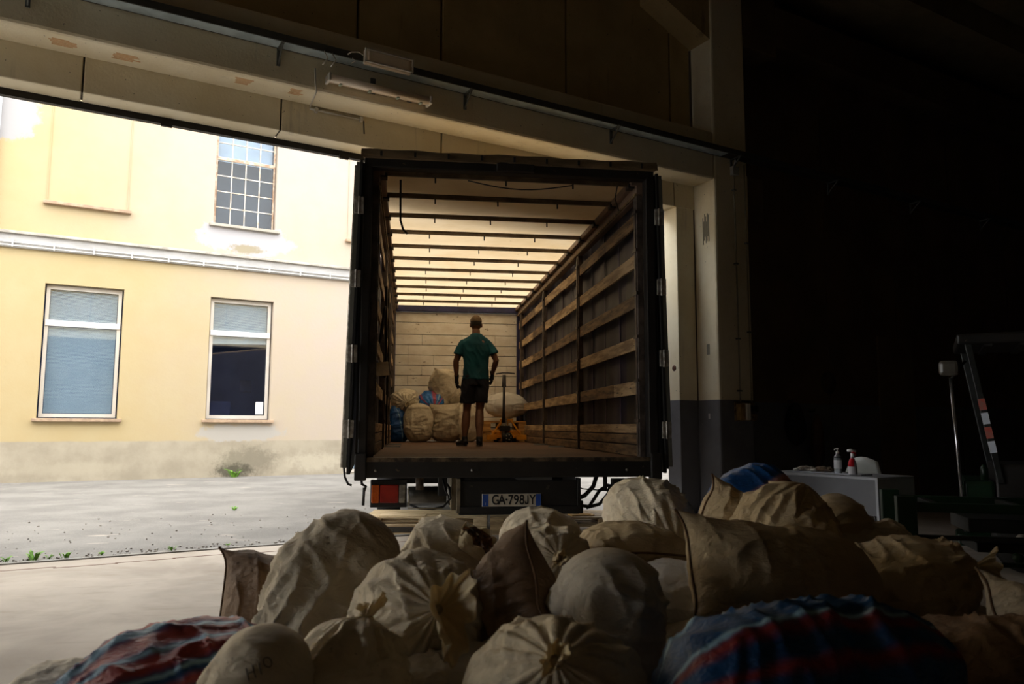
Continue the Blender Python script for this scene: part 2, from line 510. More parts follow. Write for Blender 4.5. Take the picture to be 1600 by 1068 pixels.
# dark bundles hanging on the right wall
def bundle(u, z, w, h, nm, mt, label, seed):
    t = thing(nm, label, 'bundle', W(u, DP - .03, z))
    part('hook', B().tube([W(u, DP, z + h * .55), W(u, DP - .09, z + h * .55), W(u, DP - .1, z + h * .6)], .008, 6), M_DK, t)
    bb = B()
    nt_, na = 22, 18
    vs, fs = [], []
    for i in range(nt_ + 1):
        s = i / nt_
        r = math.sin(math.pi * min(1, s * 1.0 + .02)) ** .45
        for j in range(na):
            a = 2 * math.pi * j / na
            k = 1 + .25 * math.sin(5 * a + seed + 3 * s) * (.4 + s)
            vs.append(W(u + w / 2 * r * k * math.cos(a) * (.7 + .5 * s), DP - .13 + .1 * r * math.sin(a), z + h / 2 - h * s))
    for i in range(nt_):
        for j in range(na):
            a, c2 = i * na + j, i * na + (j + 1) % na
            fs.append((a, a + na, c2 + na, c2))
    bb.add(vs, fs, True)
    part('cloth', bb, mt, t)
bundle(9.05, 1.2, .34, .62, 'black_bundle', mat('black_cloth', (26, 24, 24)), 'black bundle hanging on the grey dado behind the table', 1)
bundle(9.5, .95, .20, .8, 'rust_bundle', mat('rust_cloth', (92, 58, 30), (66, 42, 24)), 'narrow rust brown bundle hanging right of the black one', 2)

# ---------------------------------------------------------------- building across the yard
DF = 18.757
def facade_mat():
    m, nt, b = _bsdf('yellow_plaster')
    g = nt.nodes.new('ShaderNodeNewGeometry').outputs['Position']
    mp = nt.nodes.new('ShaderNodeMapping')
    mp.vector_type = 'POINT'
    mp.inputs['Rotation'].default_value = (0, 0, -ROTW)
    nt.links.new(g, mp.inputs[0])
    sp = nt.nodes.new('ShaderNodeSeparateXYZ')
    nt.links.new(mp.outputs[0], sp.inputs[0])
    u_, z_ = sp.outputs[0], sp.outputs[2]
    v = mp.outputs[0]
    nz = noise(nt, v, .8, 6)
    # plaster tint: yellow towards the left end, paler cream to the right, the upper floor more than the lower
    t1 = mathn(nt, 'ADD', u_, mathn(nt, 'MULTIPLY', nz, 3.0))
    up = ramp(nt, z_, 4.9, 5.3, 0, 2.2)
    pale_mix = ramp(nt, mathn(nt, 'ADD', t1, up), 2.2, 7.5)
    c = mixrgb(nt, pale_mix, lin((174, 155, 115)), lin((176, 162, 149)))
    c = mixrgb(nt, ramp(nt, noise(nt, v, 2.2, 6), .3, .75, 0, .3), c, lin((178, 165, 131)))
    def patch(u0, z0, ru, rz, col, amt=1.0, nscale=1.6, edge=.25):
        nonlocal c
        du = mathn(nt, 'DIVIDE', mathn(nt, 'SUBTRACT', u_, u0), ru)
        dz = mathn(nt, 'DIVIDE', mathn(nt, 'SUBTRACT', z_, z0), rz)
        d2 = mathn(nt, 'SQRT', mathn(nt, 'ADD', mathn(nt, 'MULTIPLY', du, du), mathn(nt, 'MULTIPLY', dz, dz)))
        d3 = mathn(nt, 'ADD', d2, mathn(nt, 'MULTIPLY', mathn(nt, 'SUBTRACT', noise(nt, v, nscale * 2, 7, .7), .5), 1.6))
        c = mixrgb(nt, ramp(nt, d3, 1 - edge, 1.0, amt, 0), c, lin(col))
    # lower plinth zone: greyer render
    nzp = mathn(nt, 'ADD', z_, mathn(nt, 'MULTIPLY', mathn(nt, 'SUBTRACT', noise(nt, v, 2.4, 6), .5), .06))
    pl = ramp(nt, nzp, .80, .84, 1, 0)
    pc = mixrgb(nt, ramp(nt, noise(nt, v, 1.7, 7), .35, .7), lin((166, 156, 137)), lin((148, 138, 120)))
    c = mixrgb(nt, pl, c, pc)
    patch(3.7, 1.0, 1.15, .22, (168, 163, 156), .9)
    patch(3.9, .35, .9, .42, (120, 112, 96), .75, 3, .6)
    patch(3.6, .12, .55, .22, (66, 62, 48), .8, 5, .6)
    patch(.2, .25, 1.6, .2, (170, 160, 140), .6, 3, .7)
    patch(5.5, .3, 1.0, .3, (190, 180, 160), .6, 3, .7)
    patch(3.65, 5.55, 1.25, .42, (170, 168, 171), .95)
    patch(3.65, 5.32, .5, .14, (140, 128, 96), .8, 4, .5)
    patch(-1.2, 7.6, .6, .6, (150, 152, 160), .8)
    nt.links.new(c, b.inputs['Base Color'])
    b.inputs['Roughness'].default_value = .9
    bump(nt, b, noise(nt, v, 12, 6), .25)
    return m
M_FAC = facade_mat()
bd = thing('building', 'yellow plastered building with tall windows across the yard', 'building', W(3, DF + .2, 0))
holes = []   # (u0,u1,z0,z1)
LW = [(-.36 + 3.28 * k, 1.13 + 3.28 * k - (.0 if k < 1 else .06), 1.3, 4.12) for k in range(-4, 8)]
LW = [(a, c_, 1.3, 4.12) if k != 6 else (6.22, 7.6, 0.0, 4.14) for k, (a, c_, _, _) in enumerate(LW)]
UW = [(2.90 + 6.56 * k, 4.31 + 6.56 * k, 5.85, 8.75) for k in range(-2, 4)]
holes = LW + UW
def holed_wall(holes, u0, u1, z0, z1, d, depth):
    us = sorted({u0, u1} | {h[0] for h in holes} | {h[1] for h in holes})
    zs = sorted({z0, z1} | {h[2] for h in holes} | {h[3] for h in holes})
    bb = B()
    for a, c_ in zip(us[:-1], us[1:]):
        for e, g_ in zip(zs[:-1], zs[1:]):
            mu, mz = (a + c_) / 2, (e + g_) / 2
            if any(h[0] < mu < h[1] and h[2] < mz < h[3] for h in holes):
                continue
            bb.add([W(a, d, e), W(c_, d, e), W(c_, d, g_), W(a, d, g_)], [(0, 1, 2, 3)])
    for a, c_, e, g_ in holes:
        q = [W(a, d, e), W(c_, d, e), W(c_, d, g_), W(a, d, g_)]
        k = [p + N * depth for p in q]
        bb.add(q + k, [(0, 4, 5, 1), (1, 5, 6, 2), (2, 6, 7, 3), (3, 7, 4, 0)])
    return bb
hw = holed_wall(holes, -26, 32, -.05, 9.6, DF, .22)
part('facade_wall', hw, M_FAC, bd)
part('back_wall', B().wbox(-26, 32, DF + 3.0, DF + 3.2, 0, 9.6), mat('room_wall', (112, 130, 180), (92, 108, 156), scale=.8), bd)
part('room_floor', B().wbox(-26, 32, DF + .22, DF + 3.0, .2, .3), mat('room_floor', (60, 60, 66)), bd)
part('room_ceiling', B().wbox(-26, 32, DF + .22, DF + 3.0, 4.3, 4.5), mat('room_ceiling', (170, 170, 170)), bd)
part('roof', B().wbox(-26.5, 32.5, DF - .5, DF + 3.6, 9.6, 9.8), mat('roof_tile', (150, 96, 70)), bd)
# stone band and the pipes clipped below it
M_BAND = mat('band_plaster', (180, 178, 176), (166, 164, 162), scale=2, stretch=(1, 1, 4), spots=(170, 160, 140), spot_scale=3)
part('cornice', B().wbox(-26, 32, DF - .06, DF, 4.80, 5.08), M_BAND, bd)
part('cornice_ledge', B().wbox(-26, 32, DF - .13, DF, 5.08, 5.14), mat('ledge_stone', (180, 174, 164), (150, 144, 134), scale=3), bd, .01)
for z0 in (4.90, 4.83):
    part('wall_pipe', B().cyl(W(-26, DF - .09, z0), W(32, DF - .09, z0), .014, 8), mat('pipe_white', (204, 202, 198)), bd)
for k in range(-10, 30):
    part('pipe_clip', B().wbox(-1.0 + k * .74, -.97 + k * .74, DF - .12, DF - .06, 4.80, 4.95), MATS['pipe_white'], bd)
part('drain_pipe', B().cyl(W(-1.42, DF - .1, 5.14), W(-1.40, DF - .1, 9.4), .06, 12), mat('drain_white', (214, 218, 226)), bd)
# blind niches of the upper floor: sunk field with a stone sill
M_SILL = mat('stone_sill', (176, 150, 124), (150, 126, 104), scale=6)
for k in range(-2, 4):
    a = -.43 + 6.56 * k
    ed = B().wbox(a - .012, a, DF - .02, DF, 5.87, 8.7).wbox(a + 1.52, a + 1.532, DF - .02, DF, 5.87, 8.7)
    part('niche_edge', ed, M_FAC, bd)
    part('sill', B().wbox(a - .07, a + 1.6, DF - .12, DF, 5.80, 5.87), M_SILL, bd, .01)
def glass(name, refl, tint):
    m, nt, b = _bsdf(name)
    nt.nodes.remove(b)
    tb, gb, ms = nt.nodes.new('ShaderNodeBsdfTransparent'), nt.nodes.new('ShaderNodeBsdfGlossy'), nt.nodes.new('ShaderNodeMixShader')
    fn = nt.nodes.new('ShaderNodeLayerWeight')
    fn.inputs[0].default_value = .5
    nt.links.new(mathn(nt, 'ADD', mathn(nt, 'MULTIPLY', mathn(nt, 'POWER', fn.outputs[1], 4.0), .8), refl), ms.inputs[0])
    tb.inputs[0].default_value = tint
    gb.inputs['Roughness'].default_value = .02
    nt.links.new(tb.outputs[0], ms.inputs[1]); nt.links.new(gb.outputs[0], ms.inputs[2])
    nt.links.new(ms.outputs[0], nt.nodes['Material Output'].inputs[0])
    return m
M_GLASS = glass('window_glass', .10, (.82, .86, .9, 1))
M_GLASS2 = glass('dusty_old_glass', .035, (.8, .84, .88, 1))
M_ALU = mat('window_frame_alu', (206, 198, 188), (196, 188, 178), scale=2, rough=.5, bmp=0)
M_WHT = mat('white_transom', (244, 244, 244), (236, 236, 238), rough=.4, bmp=0)
M_BLIND = mat('blind_slat', (226, 236, 238), (216, 228, 232), scale=3, rough=.5, bmp=0)
for k, (a, c_, z0, z1) in enumerate(LW):
    if k < 3 or k > 8: continue
    zt = 3.30
    f = B().wbox(a + .03, c_ - .03, DF + .13, DF + .19, z0 + .02, z0 + .10).wbox(a + .03, c_ - .03, DF + .13, DF + .19, z1 - .10, z1 - .02)
    f.wbox(a + .03, a + .10, DF + .13, DF + .19, z0 + .1, z1 - .1).wbox(c_ - .10, c_ - .03, DF + .13, DF + .19, z0 + .1, z1 - .1)
    w = part('window', f, M_ALU, bd)
    part('transom', B().wbox(a + .04, c_ - .04, DF + .10, DF + .18, zt - .06, zt + .06), M_WHT, w, .01)
    part('pane', B().wbox(a + .1, c_ - .1, DF + .155, DF + .16, z0 + .1, zt - .06), M_GLASS, w)
    part('pane', B().wbox(a + .1, c_ - .1, DF + .155, DF + .16, zt + .06, z1 - .1), M_GLASS, w)
    part('shade_edge', B().wbox(a + .01, c_ - .01, DF + .10, DF + .14, z1 - .02, z1), mat('lintel_grey', (120, 110, 90)), w)
    bl = B()
    zlow = z0 + .12 if k != 5 else 3.05
    z = z1 - .12
    while z > zlow:
        if not (zt - .07 < z < zt + .07):
            tilt = .012
            sag = 0.0
            if k == 5 and z < 3.2:
                sag = .05
            p0, p1 = W(a + .11, DF + .20, z), W(c_ - .11, DF + .20, z - sag * 0 + sag)
            bl.add([p0 - N * .012 + Vector((0, 0, -tilt)), p1 - N * .012 + Vector((0, 0, -tilt)), p1 + N * .010 + Vector((0, 0, tilt)), p0 + N * .010 + Vector((0, 0, tilt))], [(0, 1, 2, 3)])
        z -= .026
    bo = part('blind', bl, M_BLIND, w)
    bo['kind'] = 'stuff'
    if k == 4:
        pass
    if k == 5:
        part('notice', B().wbox(c_ - .30, c_ - .13, DF + .145, DF + .15, z0 + .13, z0 + .42), M_WHT, w, label='white paper notice inside the glass')
        part('picture', B().wbox(c_ - .42, c_ - .14, DF + 1.5, DF + 1.52, 2.0, 2.3), mat('picture_dark', (50, 56, 84)), bd)
        part('cabinet', B().wbox(a + .1, a + .75, DF + 1.2, DF + 1.6, .3, 1.75), mat('cabinet_blue', (44, 56, 100)), bd)
    if k != 6:
        part('sill', B().wbox(a - .08, c_ + .08, DF - .10, DF + .13, z0 - .07, z0), M_SILL, bd, .01)
for k, (a, c_, z0, z1) in enumerate(UW):
    if k != 2 and k != 1: continue
    part('reflection_panel', B().wbox(a + .06, c_ - .06, DF + .3, DF + .31, 7.46, 8.9), mat('sky_reflection_tone', (205, 216, 224), (190, 200, 210), bmp=0), bd)  # added pale panel: sky reflection in the upper panes put into its colour
    M_RUST = mat('rusty_window_steel', (190, 176, 158), (150, 120, 96), scale=8, bmp=.1)
    f = B().wbox(a + .02, c_ - .02, DF + .12, DF + .16, z0, z0 + .05).wbox(a + .02, c_ - .02, DF + .12, DF + .16, z1 - .05, z1)
    f.wbox(a + .02, a + .06, DF + .12, DF + .16, z0, z1).wbox(c_ - .06, c_ - .02, DF + .12, DF + .16, z0, z1)
    f.wbox(a + .02, c_ - .02, DF + .11, DF + .17, 7.44, 7.50)
    w = part('window', f, M_RUST, bd)
    nu, nz_ = 4, 8
    du = (c_ - a - .12) / nu
    rows = [z0 + .05 + i * .40 for i in range(5)]
    rows = [5.90, 6.285, 6.67, 7.055, 7.44, 7.50, 7.86, 8.22, 8.70]
    mb = B()
    for i in range(1, nu):
        mb.wbox(a + .06 + i * du - .012, a + .06 + i * du + .012, DF + .12, DF + .15, z0 + .05, z1 - .05)
    for zz in rows[1:-1]:
        mb.wbox(a + .06, c_ - .06, DF + .12, DF + .15, zz - .012, zz + .012)
    part('muntin', mb, mat('muntin_paint', (204, 200, 192), (176, 160, 140), scale=9), w)
    for i in range(nu):
        for j in range(len(rows) - 1):
            if rows[j + 1] - rows[j] < .1: continue
            t = random.uniform(-.012, .012)
            uu0, uu1 = a + .06 + i * du + .012, a + .06 + (i + 1) * du - .012
            g = B()
            q = [W(uu0, DF + .135 + t, rows[j] + .012), W(uu1, DF + .135 - t, rows[j] + .012), W(uu1, DF + .135, rows[j + 1] - .012), W(uu0, DF + .135, rows[j + 1] - .012)]
            g.add(q + [p + N * .004 for p in q], [(0, 1, 2, 3), (7, 6, 5, 4), (0, 4, 5, 1), (1, 5, 6, 2), (2, 6, 7, 3), (3, 7, 4, 0)])
            part('pane', g, M_GLASS2, w)
    part('sill', B().wbox(a - .1, c_ + .1, DF - .10, DF + .12, z0 - .07, z0), mat('old_sill', (170, 164, 152)), bd, .01)
    part('store_back', B().wbox(a, c_, DF + .6, DF + .62, 5.7, 9), mat('store_dark', (44, 50, 60), (24, 28, 34), scale=2), bd)  # dark tone also carries the dark reflection in the lower panes

# weeds at the threshold and the foot of the building
M_LEAF = mat('weed_leaf', (120, 168, 52), (84, 130, 36), scale=20)
def weed(u, d, h, n, label, seed):
    random.seed(seed)
    b_ = B()
    c0 = W(u, d, 0)
    for i in range(n):
        a = random.random() * 6.28
        l = h * random.uniform(.5, 1.1)
        dx = Vector((math.cos(a), math.sin(a), 0))
        s = dx.cross(Vector((0, 0, 1)))
        base = c0 + dx * random.uniform(0, h * .5)
        mid = base + dx * l * .3 + Vector((0, 0, l * .7))
        tip = base + dx * l * .8 + Vector((0, 0, l * .85))
        w_ = l * .16
        b_.add([base - s * w_ * .3, base + s * w_ * .3, mid + s * w_, mid - s * w_, tip, mid + Vector((0, 0, .004))], [(0, 1, 2, 5), (0, 5, 3), (5, 2, 4), (3, 5, 4)], True)
    b_.tube([c0 - Vector((0, 0, .01)), c0 + Vector((0, 0, h * .5))], .003, 5)
    solo('weed', b_, M_LEAF, c0, label, 'plant', 'weeds in the yard')
for i, (u, d, h, n, lb) in enumerate([
        (-.52, 7.95, .10, 26, 'taller green weed at the left end of the steel threshold'),
        (-.30, 7.97, .05, 14, 'low weed just right of the tall one at the threshold'),
        (-.10, 7.95, .085, 18, 'second leafy weed along the threshold'),
        (.02, 7.97, .04, 10, 'tiny weed between two threshold weeds'),
        (.14, 7.95, .07, 12, 'slim weed right of the leafy threshold weeds'),
        (.42, 8.0, .03, 20, 'thin grassy tuft at the middle of the threshold'),
        (1.0, 7.96, .05, 12, 'small weed standing alone beside the threshold kerb'),
        (1.5, 7.98, .03, 18, 'flat grass tuft at the threshold nearest the sacks'),
        (2.19, 11.3, .06, 16, 'round green weed alone in the middle of the asphalt yard'),
        (3.55, 18.55, .22, 24, 'green weed growing at the mouldy foot of the yellow building')]):
    weed(u, d, h, n, lb, i)
# ================================================================ TRUCK
YR, YF = 6.85, 15.2
XL, XR = -.36, 2.15
ZF, ZT = .88, 3.50
M_BLACK = mat('black_truck_paint', (34, 31, 29), (22, 20, 19), scale=4, rough=.5, spots=(92, 76, 58), spot_scale=16, spot_at=(.68, .74))
M_BLUE = mat('dark_blue_paint', (44, 44, 92), (30, 30, 66), scale=6, rough=.55, spots=(96, 84, 84), spot_scale=22)
M_CURT = mat('curtain_tarpaulin', (50, 44, 62), (38, 33, 46), scale=1.2, rough=.55, bmp=.1)
M_SLAT = mat('worn_slat_wood', (196, 168, 128), (134, 108, 78), scale=3.2, stretch=(6, .7, 6), spots=(62, 46, 32), spot_scale=6, spot_at=(.6, .7), bmp=.3)
M_SLAT2 = mat('dark_slat_wood', (140, 112, 78), (84, 64, 44), scale=3.2, stretch=(6, .7, 6), spots=(40, 30, 22), spot_scale=6, spot_at=(.58, .68), bmp=.3)
M_DECK = mat('deck_plywood', (112, 74, 44), (76, 52, 32), scale=2.6, stretch=(.7, 7, 1), spots=(58, 42, 28), spot_scale=3, spot_at=(.55, .75), rough=.75, bmp=.25)
M_BULK = mat('white_bulkhead_plank', (246, 240, 228), (230, 220, 202), scale=2.5, stretch=(1, 1, 2.2), spots=(120, 94, 68), spot_scale=9, spot_at=(.64, .70), bmp=.25)
M_POST = mat('stanchion_steel', (104, 92, 84), (66, 58, 54), scale=7, rough=.5, metal=.3)
M_RAIL = mat('roof_rail_alu', (150, 126, 108), (112, 92, 78), scale=3, rough=.45, metal=.3, stretch=(1, .3, 1))
M_HINGE = mat('hinge_steel', (170, 164, 154), (120, 114, 104), scale=20, rough=.4, metal=.4)
M_TARP, nt, b = _bsdf('roof_tarpaulin')
v = coords(nt)
cc = mixrgb(nt, ramp(nt, noise(nt, v, 1.3, 5), .3, .75), lin((238, 214, 176)), lin((222, 194, 150)))
cc = mixrgb(nt, ramp(nt, noise(nt, v, 6, 5), .66, .74, 0, .35), cc, lin((150, 120, 84)))
nt.nodes.remove(b)
df, tl, ms = nt.nodes.new('ShaderNodeBsdfDiffuse'), nt.nodes.new('ShaderNodeBsdfTranslucent'), nt.nodes.new('ShaderNodeMixShader')
nt.links.new(cc, df.inputs[0]); nt.links.new(cc, tl.inputs[0])
ms.inputs[0].default_value = .32
nt.links.new(df.outputs[0], ms.inputs[1]); nt.links.new(tl.outputs[0], ms.inputs[2])
nt.links.new(ms.outputs[0], nt.nodes['Material Output'].inputs[0])

truck = thing('truck', 'curtain-sided truck trailer seen into its open rear with slatted sides', 'truck', (.9, YR, 0))
def box3(x0, x1, y0, y1, z0, z1):
    return B().box(((x0 + x1) / 2, (y0 + y1) / 2, (z0 + z1) / 2), (abs(x1 - x0), abs(y1 - y0), abs(z1 - z0)))
# deck boards (sheets side by side along the length)
nb = 9
for i in range(nb):
    y0 = YR + .06 + (YF - YR - .06) / nb * i
    part('deck_board', box3(XL - .03, XR + .04, y0 + .004, y0 + (YF - YR - .06) / nb - .004, ZF - .05, ZF + random.uniform(-.001, .0)), M_DECK, truck)
part('deck_frame', box3(XL - .03, XR + .04, YR + .06, YF, ZF - .12, ZF - .055), M_BLACK, truck)
# rear sill
sl = box3(-.44, 2.24, YR - .02, YR + .1, .71, ZF + .003)
sill = part('rear_sill', sl, M_BLACK, truck, .012)
part('sill_lip', box3(-.36, 2.16, YR - .028, YR + .06, ZF - .03, ZF + .006), mat('worn_sill_steel', (120, 104, 84), (50, 42, 36), scale=9, rough=.4, metal=.4), sill)
for x in (-.28, .55, 1.94):
    part('sill_bolt', B().cyl((x, YR - .03, .775), (x, YR - .015, .775), .012, 8), M_HINGE, sill)
part('sill_end', box3(-.46, -.36, YR - .05, YR + .05, .69, .92), M_BLACK, truck, .01)
part('sill_end', box3(2.16, 2.26, YR - .05, YR + .05, .69, .92), M_BLACK, truck, .01)
# rear frame
rf = part('rear_frame', box3(-.44, -.365, YR - .01, YR + .10, ZF, 3.50).box((2.2, YR + .045, 2.19), (.085, .11, 2.62)).box((.9, YR + .045, 3.51), (2.68, .11, .085)), M_BLACK, truck, .01)
part('latch_box', box3(.75, 1.1, YR - .04, YR + .02, 3.475, 3.56), M_BLACK, rf, .01)
tp = B()
xs = [-.47 + 2.74 / 40 * i for i in range(41)]
vs = []
for i, x in enumerate(xs):
    w_ = .008 * math.sin(i * 1.1) + .006 * math.sin(i * .37)
    vs += [(x, YR - .05 + w_, 3.545), (x, YR - .035 + w_, 3.60), (x, YR, 3.635 + w_ * .5), (x, YR + .25, 3.64)]
tp.add(vs, [(i * 4 + j, i * 4 + j + 1, i * 4 + j + 5, i * 4 + j + 4) for i in range(40) for j in range(3)], True)
tp.box((.9, YR + .0, 3.56), (2.70, .07, .03))
part('roof_flap', tp, mat('dusty_brown_tarpaulin', (136, 114, 84), (98, 82, 60), scale=2.5, stretch=(1, 1, 5), rough=.7, spots=(160, 130, 96), spot_scale=20), truck)
for k in range(9):
    x = -.3 + k * .3
    part('flap_strap', box3(x, x + .02, YR - .062, YR - .05, 3.555, 3.60), M_BLACK, truck)
# bulkhead
zb = [ZF, .99, 1.14, 1.34, 1.545, 1.745, 1.945, 2.145, 2.345, 2.545, 2.745, 2.95, 3.19, 3.40]
for a, c_ in zip(zb[:-1], zb[1:]):
    cuts = [XL + .02, XR - .02] if a > 2.9 else [XL + .02] + sorted(random.sample([-.05, .22, .45, .71, 1.0, 1.32, 1.66, 1.9], 3)) + [XR - .02]
    for x0_, x1_ in zip(cuts[:-1], cuts[1:]):
        part('bulkhead_plank', box3(x0_ + .002, x1_ - .002, YF + random.uniform(-.004, .003), YF + .04, a + .006, c_ - .006), M_BULK, truck, .003)
part('bulkhead_back', box3(XL, XR, YF + .045, YF + .09, ZF, ZT), M_BLACK, truck)
part('corner_post', box3(XL - .04, XL + .065, YF - .12, YF, ZF, 3.45), M_BLUE, truck, .006)
part('corner_post', box3(XR - .065, XR + .04, YF - .12, YF, ZF, 3.45), M_BLUE, truck, .006)
part('header_beam', box3(XL, XR, YF - .10, YF, 3.40, 3.52), M_BLUE, truck, .006)
# side curtains, gently wavy cloth with vertical straps outside
for side, x in ((-1, XL - .06), (1, XR + .06)):
    cb_ = B()
    ny, nz_ = 120, 10
    vs = []
    for i in range(ny + 1):
        y = YR + .1 + (YF - YR - .1) * i / ny
        for j in range(nz_ + 1):
            z = .86 + (3.46 - .86) * j / nz_
            vs.append((x + .012 * math.sin(y * 5.1 + side) * math.sin(j * .4 + .6) + .006 * math.sin(y * 13 + j * .5), y, z))
    cb_.add(vs, [(i * (nz_ + 1) + j, i * (nz_ + 1) + j + 1, (i + 1) * (nz_ + 1) + j + 1, (i + 1) * (nz_ + 1) + j) for i in range(ny) for j in range(nz_)], True)
    part('side_curtain', cb_, M_CURT, truck)
    for k in range(13):
        y = YR + .45 + k * .62
        part('strap', box3(x - side * .012, x - side * .018, y, y + .035, .9, 3.4), mat('curtain_strap', (96, 86, 106), (74, 66, 84)), truck)
    # roof rail: stepped aluminium profile
    xi = x - side * .04
    part('roof_rail', box3(xi, xi - side * .07, YR + .1, YF, 3.33, 3.50).box((xi - side * .09, (YR + YF) / 2 + .05, 3.47), (.06, YF - YR - .1, .07)), M_RAIL, truck, .008)
    part('roof_rail_lip', box3(xi - side * .06, xi - side * .085, YR + .1, YF, 3.335, 3.36), MATS['worn_plate'], truck)
    # posts
    xp = XL + .02 if side < 0 else XR - .02
    ypost = [7.0, 9.58, 12.15, 14.72]
    for y in ypost:
        po = part('side_post', box3(xp - .03, xp + .03, y - .05, y + .05, ZF, 3.36).box((xp - side * .034, y, 2.1), (.012, .05, 2.4)), M_POST, truck, .006)
        for z in (1.25, 1.62, 2.03, 2.44, 2.85, 3.22):
            part('post_socket', box3(xp - side * .03, xp - side * .045, y - .06, y + .06, z - .05, z - .02), M_POST, po)
    random.seed(11 + side)
    segs = [(7.05, 9.53), (9.63, 12.10), (12.20, 14.67), (14.77, 15.08)]
    for z in (3.135, 2.745, 2.34, 1.945, 1.53):
        for (a, c_) in segs:
            cut = a + (c_ - a) * random.choice((.45, .6, .35, 1, 1))
            for p0, p1 in ((a, cut), (cut, c_)):
                if p1 - p0 < .05: continue
                dz = random.uniform(-.008, .008)
                part('side_slat', box3(xp - .012, xp + .012, p0 + .002, p1 - .002, z - .064 + dz, z + .064 + dz), random.choice((M_SLAT, M_SLAT, M_SLAT2)), truck, .004)
    for (z0, z1) in ((.885, .985), (.995, 1.085), (1.095, 1.185)):
        for (a, c_) in segs:
            part('drop_side_board', box3(xp - .02, xp + .016, a, c_, z0, z1), M_SLAT2 if z0 < 1 else M_SLAT, truck, .006)
# roof bars with the cloth on top
for k in range(11):
    y = YR + .22 + .735 * k if k else 7.02
    if k: y = 7.70 + .735 * (k - 1)
    if y > YF: break
    bb = B().box((.9, y, 3.465), (2.44, .026, .034)).box((.9, y, 3.486), (2.40, .045, .012))
    bar_ = part('roof_bar', bb, mat('roof_bar_steel', (112, 94, 72), (78, 64, 48), scale=5, rough=.5, metal=.3), truck)
    for x in (.2 + .02 * (k % 3), .86, 1.5 - .02 * (k % 2)):
        part('bar_hook', box3(x - .007, x + .007, y - .016, y - .004, 3.395, 3.445), M_BLACK, bar_)
    for x in (XL + .09, XR - .09):
        part('bar_carriage', box3(x - .03, x + .03, y - .05, y + .05, 3.42, 3.46), M_BLACK, bar_)
rt = B()
nx, ny = 10, 150
vs = []
for i in range(ny + 1):
    y = YR + .08 + (YF - YR - .08) * i / ny
    ph = ((y - 7.70) / .735) % 1.0
    sag = -.018 * math.sin(math.pi * ph)
    for j in range(nx + 1):
        vs.append((-.40 + 2.6 * j / nx, y, 3.512 + sag * math.sin(math.pi * (j + .5) / (nx + 1))))
rt.add(vs, [(i * (nx + 1) + j, i * (nx + 1) + j + 1, (i + 1) * (nx + 1) + j + 1, (i + 1) * (nx + 1) + j) for i in range(ny) for j in range(nx)], True)
part('roof_tarpaulin', rt, M_TARP, truck)
# cables inside the roof
part('hanging_cord', B().tube([(-.12, 7.1, 3.44), (-.118, 7.12, 3.2), (-.115, 7.13, 3.06), (-.09, 7.14, 2.98), (-.05, 7.15, 2.94)], .010, 6), M_BLACK, truck)
pts = [(.5 + .1 * i, 7.0, 3.43 - .065 * math.sin(math.pi * i / 10)) for i in range(11)]
part('roof_cord', B().tube(pts, .006, 6), M_BLACK, truck)
part('roof_cord', B().tube([(1.93, 7.0, 3.44), (1.96, 7.2, 3.38), (2.04, 7.35, 3.30)], .006, 6), M_BLACK, truck)
# left side extras: webbing loops, hung board
ex = B()
for y, z in ((7.45, 2.12),):
    pts = [(XL + .09 + .02 * math.sin(a), y + .13 * math.cos(a) * .6, z + .17 * math.sin(a)) for a in [i * math.pi / 10 for i in range(21)]]
    ex.tube(pts, .012, 6)
ex.tube([(XL + .1, 8.05, 2.6), (XL + .11, 8.06, 1.9), (XL + .1, 8.02, 1.65)], .012, 6)
ex.tube([(XL + .1, 8.9, 2.9), (XL + .11, 8.9, 2.0), (XL + .1, 8.92, .95)], .009, 6)
part('webbing_strap', ex, mat('dirty_webbing', (58, 46, 36)), truck)
hb = B()
hb.box((XL + .075, 7.40, 1.69), (.17, .02, .13), rot=Matrix.Rotation(.25, 3, 'Z') @ Matrix.Rotation(-.12, 3, 'Y'))
hung = part('hung_board', hb, mat('pale_board', (240, 216, 178), (200, 172, 132), scale=8, spots=(60, 44, 30)), truck, .004)
part('board_bracket', B().box((XL + .03, 7.46, 1.69), (.04, .05, .17)), M_BLACK, truck)

